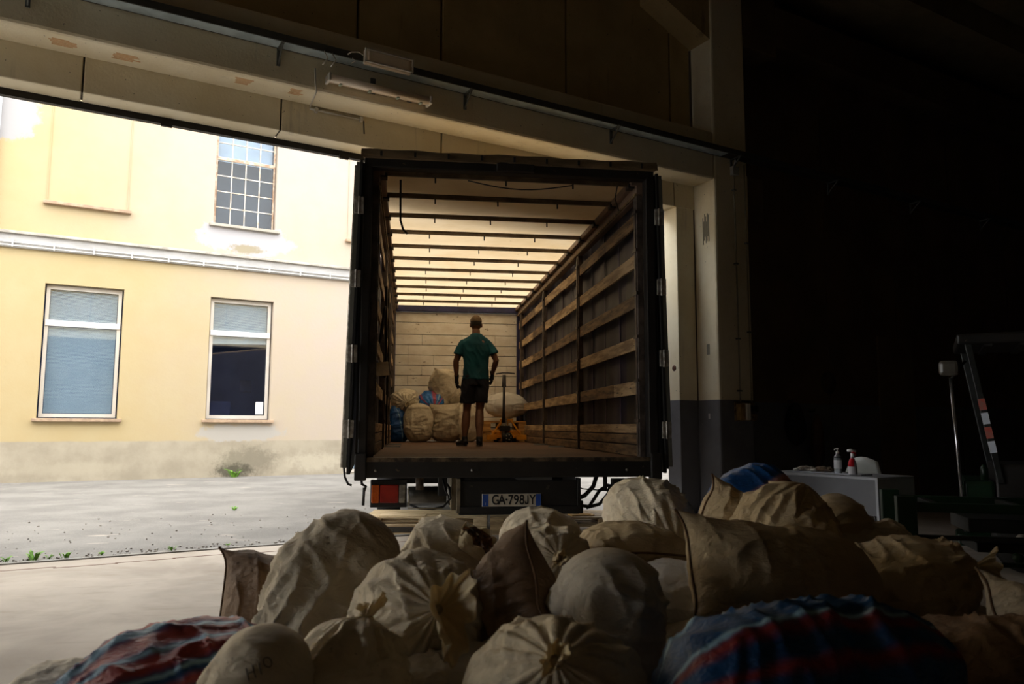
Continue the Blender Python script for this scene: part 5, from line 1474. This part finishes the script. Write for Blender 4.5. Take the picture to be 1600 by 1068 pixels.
def hand(bb, wr, s, k=1.0, pad=0.0):
    x, y, z = wr
    T(bb, [(x, y, z + .03, .027 + pad), (x, y + .005, z - .02, (.022 + pad), .034 + pad), (x + s * .004, y + .012, z - .075, .018 + pad, .040 + pad)], 12)
    ln_ = (.070, .084, .079, .064)
    for i in range(4):
        fy = y - .022 + .0235 * i
        cur = .012 + .006 * (i % 2) + (.010 if i < 2 else 0)
        L0 = ln_[3 - i]
        px = x + s * .004
        T(bb, [(px, fy, z - .065, .0095 + pad), (px - s * cur * .4, fy + (.002 * i), z - .065 - L0 * .45, .0090 + pad), (px - s * cur * 1.6, fy + .003 * i, z - .065 - L0 * .8, .0082 + pad), (px - s * cur * 2.8, fy + .003 * i, z - .065 - L0, .0068 + pad)], 8)
    T(bb, [(x - s * .004, y + .03, z - .02, .013 + pad), (x - s * .018, y + .058, z - .05, .0115 + pad), (x - s * .028, y + .066, z - .085, .009 + pad)], 8)
hand(bd_, LW_, -1); hand(bd_, RW_, 1)
M_SKIN = mat('skin', (132, 92, 70), (116, 80, 60), scale=6, rough=.55, bmp=.05)
body = part('body', bd_, M_SKIN, man)
remesh(body, .0075, 3)
# t-shirt
ts = B()
L(ts, [(0, 0, .945, .188, .138), (0, 0, 1.00, .180, .132), (0, 0, 1.12, .172, .124), (0, 0, 1.24, .182, .130), (0, 0, 1.36, .208, .138), (0, 0, 1.45, .222, .128), (0, 0, 1.50, .205, .112), (0, 0, 1.54, .155, .10), (0, 0, 1.575, .098, .088), (0, 0, 1.60, .074, .074)], 28)
for S, E_ in ((LS, LE), (RS, RE)):
    sgn = -1 if S[0] < 0 else 1
    T(ts, [(S[0] * .4, 0, 1.44, .07), (S[0] * .95, 0, 1.435, .072), lerp(S, E_, .35) + (.070,), lerp(S, E_, .62) + (.078,)], 16)
shirt = part('t_shirt', ts, mat('teal_cloth', (8, 84, 94), (6, 66, 76), scale=3, rough=.85, bmp=.15), man)
remesh(shirt, .009, 2)
def wrinkle(o, amp, freq, zs=1.0, seed=3):
    me = o.data
    n = len(me.vertices)
    co = np.empty(n * 3); me.vertices.foreach_get('co', co); co = co.reshape(-1, 3)
    nr = np.empty(n * 3); me.vertices.foreach_get('normal', nr); nr = nr.reshape(-1, 3)
    d = vnoise(co[:, 0] * freq, co[:, 1] * freq, co[:, 2] * freq * zs, seed)
    d2 = 1 - np.abs(2 * vnoise(co[:, 0] * freq * 1.7 + co[:, 2] * freq, co[:, 1] * freq * 1.7, co[:, 2] * freq * zs - co[:, 0] * 3, seed + 1) - 1)
    co += nr * (((d - .5) + .8 * (d2 - .6)) * amp)[:, None]
    me.vertices.foreach_set('co', co.ravel()); me.update()
wrinkle(shirt, .022, 9, .6)
# shorts
sh = B()
L(sh, [(0, 0, .86, .175, .128), (0, 0, .93, .183, .130), (0, 0, 1.0, .178, .126)], 24)
for H, K, w_ in ((LH, LK, 0), (RH, RK, 0)):
    T(sh, [(H[0], 0, .95, .100), lerp(H, K, .22) + (.110,), lerp(H, K, .45) + (.106,), lerp(H, K, .74) + (.104,)], 18)
shorts = part('shorts', sh, mat('dark_denim', (36, 38, 50), (26, 28, 38), scale=6, rough=.85, bmp=.2), man)
remesh(shorts, .009, 2)
wrinkle(shorts, .02, 10, .7, 9)
# hair and cap-like crop
hr = B()
vs, fs = [], []
for i in range(9):
    ph = math.pi * .62 * i / 8
    for j in range(24):
        a = 2 * math.pi * j / 24
        vs.append(Q(.083 * math.sin(ph) * math.cos(a), .010 + .106 * math.sin(ph) * math.sin(a) , 1.757 + .115 * math.cos(ph) - (.0 if math.sin(a) < .2 else .0)))
for i in range(8):
    for j in range(24):
        a, b2 = i * 24 + j, i * 24 + (j + 1) % 24
        fs.append((a, a + 24, b2 + 24, b2))
hr.add(vs, fs, True)
part('hair', hr, mat('short_dark_hair', (50, 38, 30), (36, 28, 22), scale=40, rough=.8), man)
cp = B()
vs, fs = [], []
for i in range(7):
    ph = math.pi * .44 * i / 6
    for j in range(24):
        a = 2 * math.pi * j / 24
        vs.append(Q(.088 * math.sin(ph) * math.cos(a), .012 + .110 * math.sin(ph) * math.sin(a), 1.760 + .120 * math.cos(ph)))
for i in range(6):
    for j in range(24):
        a, b2 = i * 24 + j, i * 24 + (j + 1) % 24
        fs.append((a, a + 24, b2 + 24, b2))
cp.add(vs, fs, True)
cp.add([Q(-.07, .09, 1.785), Q(.07, .09, 1.785), Q(.05, .19, 1.765), Q(-.05, .19, 1.765), Q(-.07, .09, 1.79), Q(.07, .09, 1.79), Q(.05, .19, 1.77), Q(-.05, .19, 1.77)],
       [(0, 3, 2, 1), (4, 5, 6, 7), (0, 1, 5, 4), (1, 2, 6, 5), (2, 3, 7, 6), (3, 0, 4, 7)])
part('cap', cp, mat('tan_cap', (116, 92, 64), (96, 76, 52), scale=20, rough=.85), man)
# gloves
M_GLV = mat('dark_glove', (26, 25, 27), (18, 17, 19), rough=.7)
for wr, s in ((LW_, -1), (RW_, 1)):
    g = B(); hand(g, wr, s, pad=.0055)
    T(g, [(wr[0], wr[1], wr[2] + .05, .038), (wr[0], wr[1], wr[2] + .01, .032)], 14)
    go = part('glove', g, M_GLV, man)
    remesh(go, .0055, 1)
# shoes
for A, yaw_, lift in ((LA, .45, .0), (RA, -.1, .0)):
    f = B()
    R = Matrix.Rotation(yaw_, 3, 'Z')
    base = Vector(Q(A[0], A[1], 0))
    def S_(x, y, z): return base + R @ Vector((x, y, z))
    for (y0, zc, rx, rz) in ():
        pass
    f.tube([S_(0, -.065, .048), S_(0, -.05, .052), S_(0, 0, .058), S_(0, .07, .050), S_(0, .15, .038), S_(0, .19, .034), S_(0, .205, .03)],
           [(.026, .03), (.038, .044), (.042, .050), (.046, .042), (.048, .032), (.036, .024), (.015, .012)], 16)
    f.tube([S_(0, -.01, .06), S_(0, -.012, .115)], [.044, .042], 16)
    sh_ = part('shoe', f, mat('dark_sneaker', (34, 33, 36), (22, 22, 24), rough=.6), man)
    remesh(sh_, .006, 2)
    so = B()
    pr = []
    for i in range(20):
        a = 2 * math.pi * i / 20
        x, y = .044 * math.cos(a), .07 + .14 * math.sin(a)
        pr.append((x * (1.08 if y > .05 else .9), y))
    so.add([S_(x, y, .001) for x, y in pr] + [S_(x, y, .022) for x, y in pr],
           [tuple(reversed(range(20))), tuple(range(20, 40))] + [(i, (i + 1) % 20, 20 + (i + 1) % 20, 20 + i) for i in range(20)])
    part('sole', so, mat('grey_sole', (120, 116, 110)), sh_)
    part('sock', B().tube([S_(0, -.01, .095), S_(0, -.008, .135)], [.043, .041], 14), mat('dark_sock', (30, 30, 34)), man)
# ================================================================ TABLE AND THINGS ON IT
M_TBL = mat('white_laminate', (158, 160, 166), (148, 150, 156), scale=2, rough=.35, bmp=0)
M_TBL2 = mat('grey_laminate', (98, 98, 102), (90, 90, 94), scale=2, rough=.5, bmp=0)
d1, d2, P0, TZ, TL, TD = TABLE
d1, d2, P0 = Vector(d1), Vector(d2), Vector(P0)
tang = math.atan2(d2.y, d2.x)
def tp_(a, b2, z): return P0 + d1 * a + d2 * b2 + Vector((0, 0, z))
def tbox(a0, a1, b0, b1, z0, z1, bb=None):
    bb = bb or B()
    return bb.box(tp_((a0 + a1) / 2, (b0 + b1) / 2, (z0 + z1) / 2), (abs(b1 - b0), abs(a1 - a0), abs(z1 - z0)), tang)
tab = thing('desk', 'white desk with a tall modesty panel holding two bottles', 'desk', tp_(TL / 2, TD / 2, 0))
part('desk_top', tbox(0, TL, 0, TD, TZ - .025, TZ), M_TBL, tab, .003)
part('side_panel', tbox(0.0, .025, .0, TD, 0, TZ - .026), M_TBL, tab, .002)
part('side_panel', tbox(TL - .025, TL, .03, TD - .03, 0, TZ - .026), M_TBL, tab, .002)
part('modesty_panel', tbox(.026, TL - .026, .03, .05, TZ - .34, TZ - .026), M_TBL2, tab, .002)
def lathe_at(p, prof, n=20): return B().lathe(p, prof, n)
def on(a, b2): return tp_(a, b2, TZ + .001)
# sanitiser bottle
pb = on(BOT1[0], BOT1[1])
b1 = thing('pump_bottle', 'clear pump bottle with white label standing on the desk', 'bottle', pb)
M_CLEAR, nt, bs = _bsdf('clear_plastic')
bs.inputs['Base Color'].default_value = (.75, .8, .82, 1); bs.inputs['Roughness'].default_value = .12; bs.inputs['Transmission Weight'].default_value = .7; bs.inputs['IOR'].default_value = 1.3
part('bottle', lathe_at(pb, [(.001, 0), (.033, .002), (.035, .02), (.035, .14), (.030, .165), (.016, .18), (.015, .19)]), M_CLEAR, b1)
part('label', lathe_at(pb, [(.0352, .045), (.0358, .046), (.0358, .125), (.0352, .126)]), mat('white_label', (232, 232, 234), bmp=0), b1)
part('shoulder_band', lathe_at(pb, [(.034, .148), (.0352, .150), (.0335, .158)]), mat('dark_band', (50, 54, 58), bmp=0), b1)
pmp = lathe_at(pb, [(.017, .188), (.017, .205), (.006, .207), (.006, .225), (.013, .226), (.012, .240), (.002, .242)])
pmp.tube([pb + Vector((0, 0, .233)), pb + Vector((-.03, -.01, .232)), pb + Vector((-.04, -.013, .224))], .0055, 8)
part('pump', pmp, M_WHT, b1)
# spray bottle
ps = on(BOT2[0], BOT2[1])
b2_ = thing('spray_bottle', 'red and white trigger spray bottle standing on the desk', 'bottle', ps)
bt = B().tube([ps, ps + Vector((0, 0, .003)), ps + Vector((0, 0, .05)), ps + Vector((0, 0, .11)), ps + Vector((0, 0, .15)), ps + Vector((0, 0, .17))], [(.005, .005), (.042, .026), (.043, .027), (.036, .024), (.018, .016), (.013, .013)], 18)
part('bottle', bt, mat('bottle_white', (214, 210, 212), (200, 196, 200), bmp=0), b2_)
M_RP = mat('red_plastic', (206, 24, 40), (190, 18, 34), rough=.3, bmp=0)
part('sleeve', B().tube([ps + Vector((-.006, 0, .075)), ps + Vector((-.004, 0, .11)), ps + Vector((0, 0, .152))], [(.0375, .0265), (.0368, .0248), (.0185, .0168)], 18), M_RP, b2_)
hd = B().tube([ps + Vector((0, 0, .165)), ps + Vector((0, 0, .20))], [(.016, .016), (.014, .014)], 14)
hd.tube([ps + Vector((-.045, 0, .222)), ps + Vector((-.01, 0, .226)), ps + Vector((.034, 0, .215))], [(.012, .011), (.016, .014), (.012, .012)], 12)
part('spray_head', hd, M_WHT, b2_)
part('trigger', B().tube([ps + Vector((.0, 0, .205)), ps + Vector((.03, 0, .20)), ps + Vector((.036, 0, .175))], [(.014, .012), (.010, .009), (.006, .006)], 10), M_RP, b2_)
# paper, pen, gloves
M_PAPER = mat('paper', (226, 232, 242), (218, 226, 240), rough=.6, bmp=0)
for i, (a, b0, da, db, rz, lb) in enumerate(PAPERS):
    solo('paper_sheet', B().box(on(a, b0) + Vector((0, 0, .001 + i * .0012)), (.21, .297, .0008), tang + rz), M_PAPER, on(a, b0), lb, 'paper', 'papers on the desk')
pe = on(*PEN)
solo('pen', B().cyl(pe + Vector((-.06, 0, .008)), pe + Vector((.06, .03, .008)), .005, 8), M_INK, pe, 'dark pen lying on the desk to the right of the bottles', 'pen')
def glove_lump(c, seed, label, col, s=.09):
    rnd = random.Random(seed)
    t = thing('work_glove', label, 'glove', c, 'crumpled gloves on the desk')
    g = B()
    g.tube([c + Vector((-s * .9, 0, .022)), c + Vector((-s * .4, .01, .030)), c + Vector((s * .2, .0, .032)), c + Vector((s * .6, -.005, .026))], [(.03, .014), (.04, .024), (.045, .026), (.03, .018)], 12)
    for k in range(4):
        y = -.035 + .022 * k
        g.tube([c + Vector((s * .4, y * .7, .026)), c + Vector((s * .75, y, .034 + .012 * rnd.random())), c + Vector((s * 1.0, y * 1.3, .014))], [.012, .012, .009], 8)
    g.tube([c + Vector((0, -.03, .025)), c + Vector((s * .35, -.07, .02)), c + Vector((s * .6, -.075, .012))], [.013, .012, .009], 8)
    part('glove', g, col, t)
    part('cuff', B().tube([c + Vector((-s * 1.25, 0, .018)), c + Vector((-s * .85, 0, .022))], [(.034, .014), (.03, .013)], 12), MATS['white_plastic'], t)
M_GW = mat('knit_glove', (190, 180, 166), (120, 104, 90), scale=24)
g0 = on(*GLOVE)
glove_lump(g0, 1, 'crumpled grey glove at the left end of the desk', M_GW)
glove_lump(g0 + d1 * -.16 + d2 * .05, 2, 'crumpled brownish glove between the grey glove and the chair', mat('tan_glove', (150, 128, 104), (96, 76, 60), scale=24))
# chair behind the desk
cb0 = tp_(CHAIR[0], CHAIR[1], 0)
ch = thing('chair', 'pale plastic chair with thin chrome legs behind the desk', 'chair', cb0)
M_CHP = mat('pale_plastic', (206, 210, 204), (196, 200, 196), rough=.35, bmp=0)
def cpt(x, y, z): return cb0 + d1 * x + d2 * y + Vector((0, 0, z))
def slab(rows):
    vs, fs = [], []
    n = len(rows[0])
    for r_ in rows: vs += [cpt(*p) for p in r_]
    fs = [(i * n + j, i * n + j + 1, (i + 1) * n + j + 1, (i + 1) * n + j) for i in range(len(rows) - 1) for j in range(n - 1)]
    return B().add(vs, fs, True)
seat = slab([[(x, y, .45 - .03 * math.cos(x * 7) * (1 - abs(y - .0) * 2) + .02 * abs(x) * 2) for x in [-.21 + .042 * i for i in range(11)]] for y in [-.2 + .05 * k for k in range(9)]])
so_ = part('seat', seat, M_CHP, ch)
so_.modifiers.new('thick', 'SOLIDIFY').thickness = .01
bk = slab([[(x * (1 - .25 * max(0, (k - 5)) / 4), .20 + .05 * (k / 9) - .05 * (1 - (x / .2) ** 2) * .6 + .06, .50 + .034 * k + (.0 if k < 9 else 0) + (.05 * (1 - (x / .21) ** 2) if k == 9 else 0)) for x in [-.21 + .042 * i for i in range(11)]] for k in range(10)])
bo_ = part('backrest', bk, M_CHP, ch)
bo_.modifiers.new('thick', 'SOLIDIFY').thickness = .01
M_CHR = mat('chrome', (200, 200, 204), rough=.2, metal=.9, bmp=0)
for x in (-.18, .18):
    for y in (-.17, .2):
        part('leg', B().tube([cpt(x * .8, y * .8, .44), cpt(x * 1.15, y * 1.2, .005)], .010, 8), M_CHR, ch)
part('back_bracket', B().tube([cpt(-.1, .15, .44), cpt(-.1, .27, .52), cpt(-.1, .26, .62)], .009, 8).tube([cpt(.1, .15, .44), cpt(.1, .27, .52), cpt(.1, .26, .62)], .009, 8), M_CHR, ch)

# ================================================================ GREEN BENCH FRAME (behind the dark sacks)
M_GRN = mat('dark_green_paint', (18, 48, 27), (12, 34, 19), scale=6, rough=.4, spots=(60, 56, 44), spot_scale=14)
M_DGR = mat('worn_dark_steel', (52, 54, 52), (34, 36, 36), scale=7, rough=.45, metal=.3)
gx, gy = 2.55, 5.0
bn = thing('steel_bench', 'low dark green steel bench frame with long rails at the dark side', 'bench', (3.06, 4.93, 0))
def gb(x0, x1, y0, y1, z0, z1, nm, mt=M_GRN, bev=.006):
    return part(nm, box3(x0, x1, y0, y1, z0, z1), mt, bn, bev)
gb(3.08, 5.6, 4.95, 5.01, .60, .66, 'top_rail')
gb(3.08, 5.6, 5.55, 5.61, .60, .66, 'top_rail')
gb(3.06, 3.18, 4.93, 5.03, .0, .70, 'post')
gb(3.06, 3.18, 5.53, 5.63, .0, .70, 'post')
gb(5.5, 5.62, 4.93, 5.03, .0, .66, 'post')
gb(5.5, 5.62, 5.53, 5.63, .0, .66, 'post')
gb(3.18, 5.5, 4.97, 5.0, .42, .45, 'lower_rail', M_DGR)
gb(3.18, 5.5, 4.97, 5.0, .26, .29, 'lower_rail', M_GRN)
gb(3.5, 5.5, 5.02, 5.5, .47, .56, 'machine_bed', M_DGR)
gb(3.55, 5.4, 5.05, 5.45, .34, .40, 'bed_plate', M_DGR)
for x in (3.3, 3.8, 4.3, 4.8, 5.3):
    part('cross_bar', box3(x, x + .05, 5.01, 5.55, .61, .65), M_DGR, bn, .004)
part('knob', B().lathe((3.75, 4.95, .33), [(.005, -.01), (.03, -.008), (.03, .03), (.012, .04)], 12, (0, -1, 0)), M_GRN, bn)

FX, FY = .60, -.05
bn.location = (3.24, 4.88, 0)
bn.rotation_euler = (0, 0, -.42)

# ================================================================ FORKLIFT in the dark corner
fk = thing('forklift', 'dark forklift with overhead guard and green counterweight at the dark right side', 'forklift', (4.58, 6.0, 0))
def box3f(x0, x1, y0, y1, z0, z1): return box3(x0 + FX, x1 + FX, y0 + FY, y1 + FY, z0, z1)
def fb(x0, x1, y0, y1, z0, z1, nm, mt, bev=.02):
    return part(nm, box3f(x0, x1, y0, y1, z0, z1), mt, fk, bev)
fb(3.98, 4.22, 6.1, 7.0, .28, .72, 'counterweight', M_GRN, .03)
fb(4.22, 6.2, 6.1, 7.0, .30, .86, 'chassis', M_BLACK)
fb(3.92, 4.30, 6.1, 6.5, .18, .28, 'step', M_GRN, .02)
fb(4.9, 5.4, 6.3, 6.8, .86, .98, 'seat', M_BLACK)
fb(4.82, 4.95, 6.3, 6.8, .95, 1.4, 'seat_back', M_BLACK)
part('overhead_guard', box3f(4.0, 5.8, 6.05, 7.05, 1.86, 1.95), M_BLACK, fk, .02)
for i in range(6):
    part('guard_slat', box3f(4.2 + i * .26, 4.26 + i * .26, 6.1, 7.0, 1.84, 1.87), M_BLACK, fk)
for y in (6.1, 7.0):
    part('guard_pillar', B().bar((4.08 + FX, y + FY, 1.88), (4.26 + FX, y + FY, .7), .05, .05, up=(0, 1, 0)), M_DGR, fk, .006)
    part('guard_pillar', B().bar((5.75 + FX, y + FY, 1.88), (6.0 + FX, y + FY, .7), .05, .05, up=(0, 1, 0)), M_DGR, fk, .006)
M_RWS = mat('faded_warning_red', (190, 90, 78), (150, 120, 110), scale=18)
for i in range(4):
    p_a, p_b = Vector((4.152 + FX, 6.068 + FY, 1.40)), Vector((4.222 + FX, 6.068 + FY, .93))
    q0, q1 = p_a.lerp(p_b, i / 4), p_a.lerp(p_b, (i + .8) / 4)
    part('warning_tape', B().bar(q0, q1, .052, .006, up=(0, 1, 0)), M_RWS if i % 2 == 0 else MATS['paper'], fk)
part('lamp_pole', B().tube([(3.98 + FX, 6.08 + FY, .3), (3.96 + FX, 6.08 + FY, 1.0), (3.94 + FX, 6.08 + FY, 1.58)], .014, 8), M_CHR, fk)
part('work_lamp', B().box((3.93 + FX, 6.04 + FY, 1.66), (.15, .08, .13)), mat('pale_lamp_lens', (104, 98, 90), (84, 80, 72), rough=.3), fk, .03)
part('lamp_bracket', B().tube([(3.94 + FX, 6.08 + FY, 1.56), (4.0 + FX, 6.08 + FY, 1.66), (4.06 + FX, 6.08 + FY, 1.72)], .012, 8), M_BLACK, fk)
part('gas_valve', B().lathe((4.15 + FX, 6.2 + FY, .72), [(.03, 0), (.03, .10), (.012, .13)], 12), M_GRN, fk)
for x in (4.4, 5.9):
    for y in (6.12, 6.98):
        wh = part('wheel', B().tube([(x + FX, y + FY - .09, .24), (x + FX, y + FY - .07, .24), (x + FX, y + FY + .07, .24), (x + FX, y + FY + .09, .24)], [.2, .24, .24, .2], 24), MATS['black_rubber'], fk)
        part('hub', B().tube([(x + FX, y + FY - .1, .24), (x + FX, y + FY - .08, .24)], [.08, .09], 16), M_HINGE, wh)
for y in (6.2, 6.9):
    part('mast', box3f(6.25, 6.4, y - .04, y + .04, .1, 2.2), M_BLACK, fk)
fb(6.2, 6.45, 6.16, 6.94, .9, 1.0, 'mast_bar', M_BLACK)
fk.rotation_euler = (0, 0, -.62)
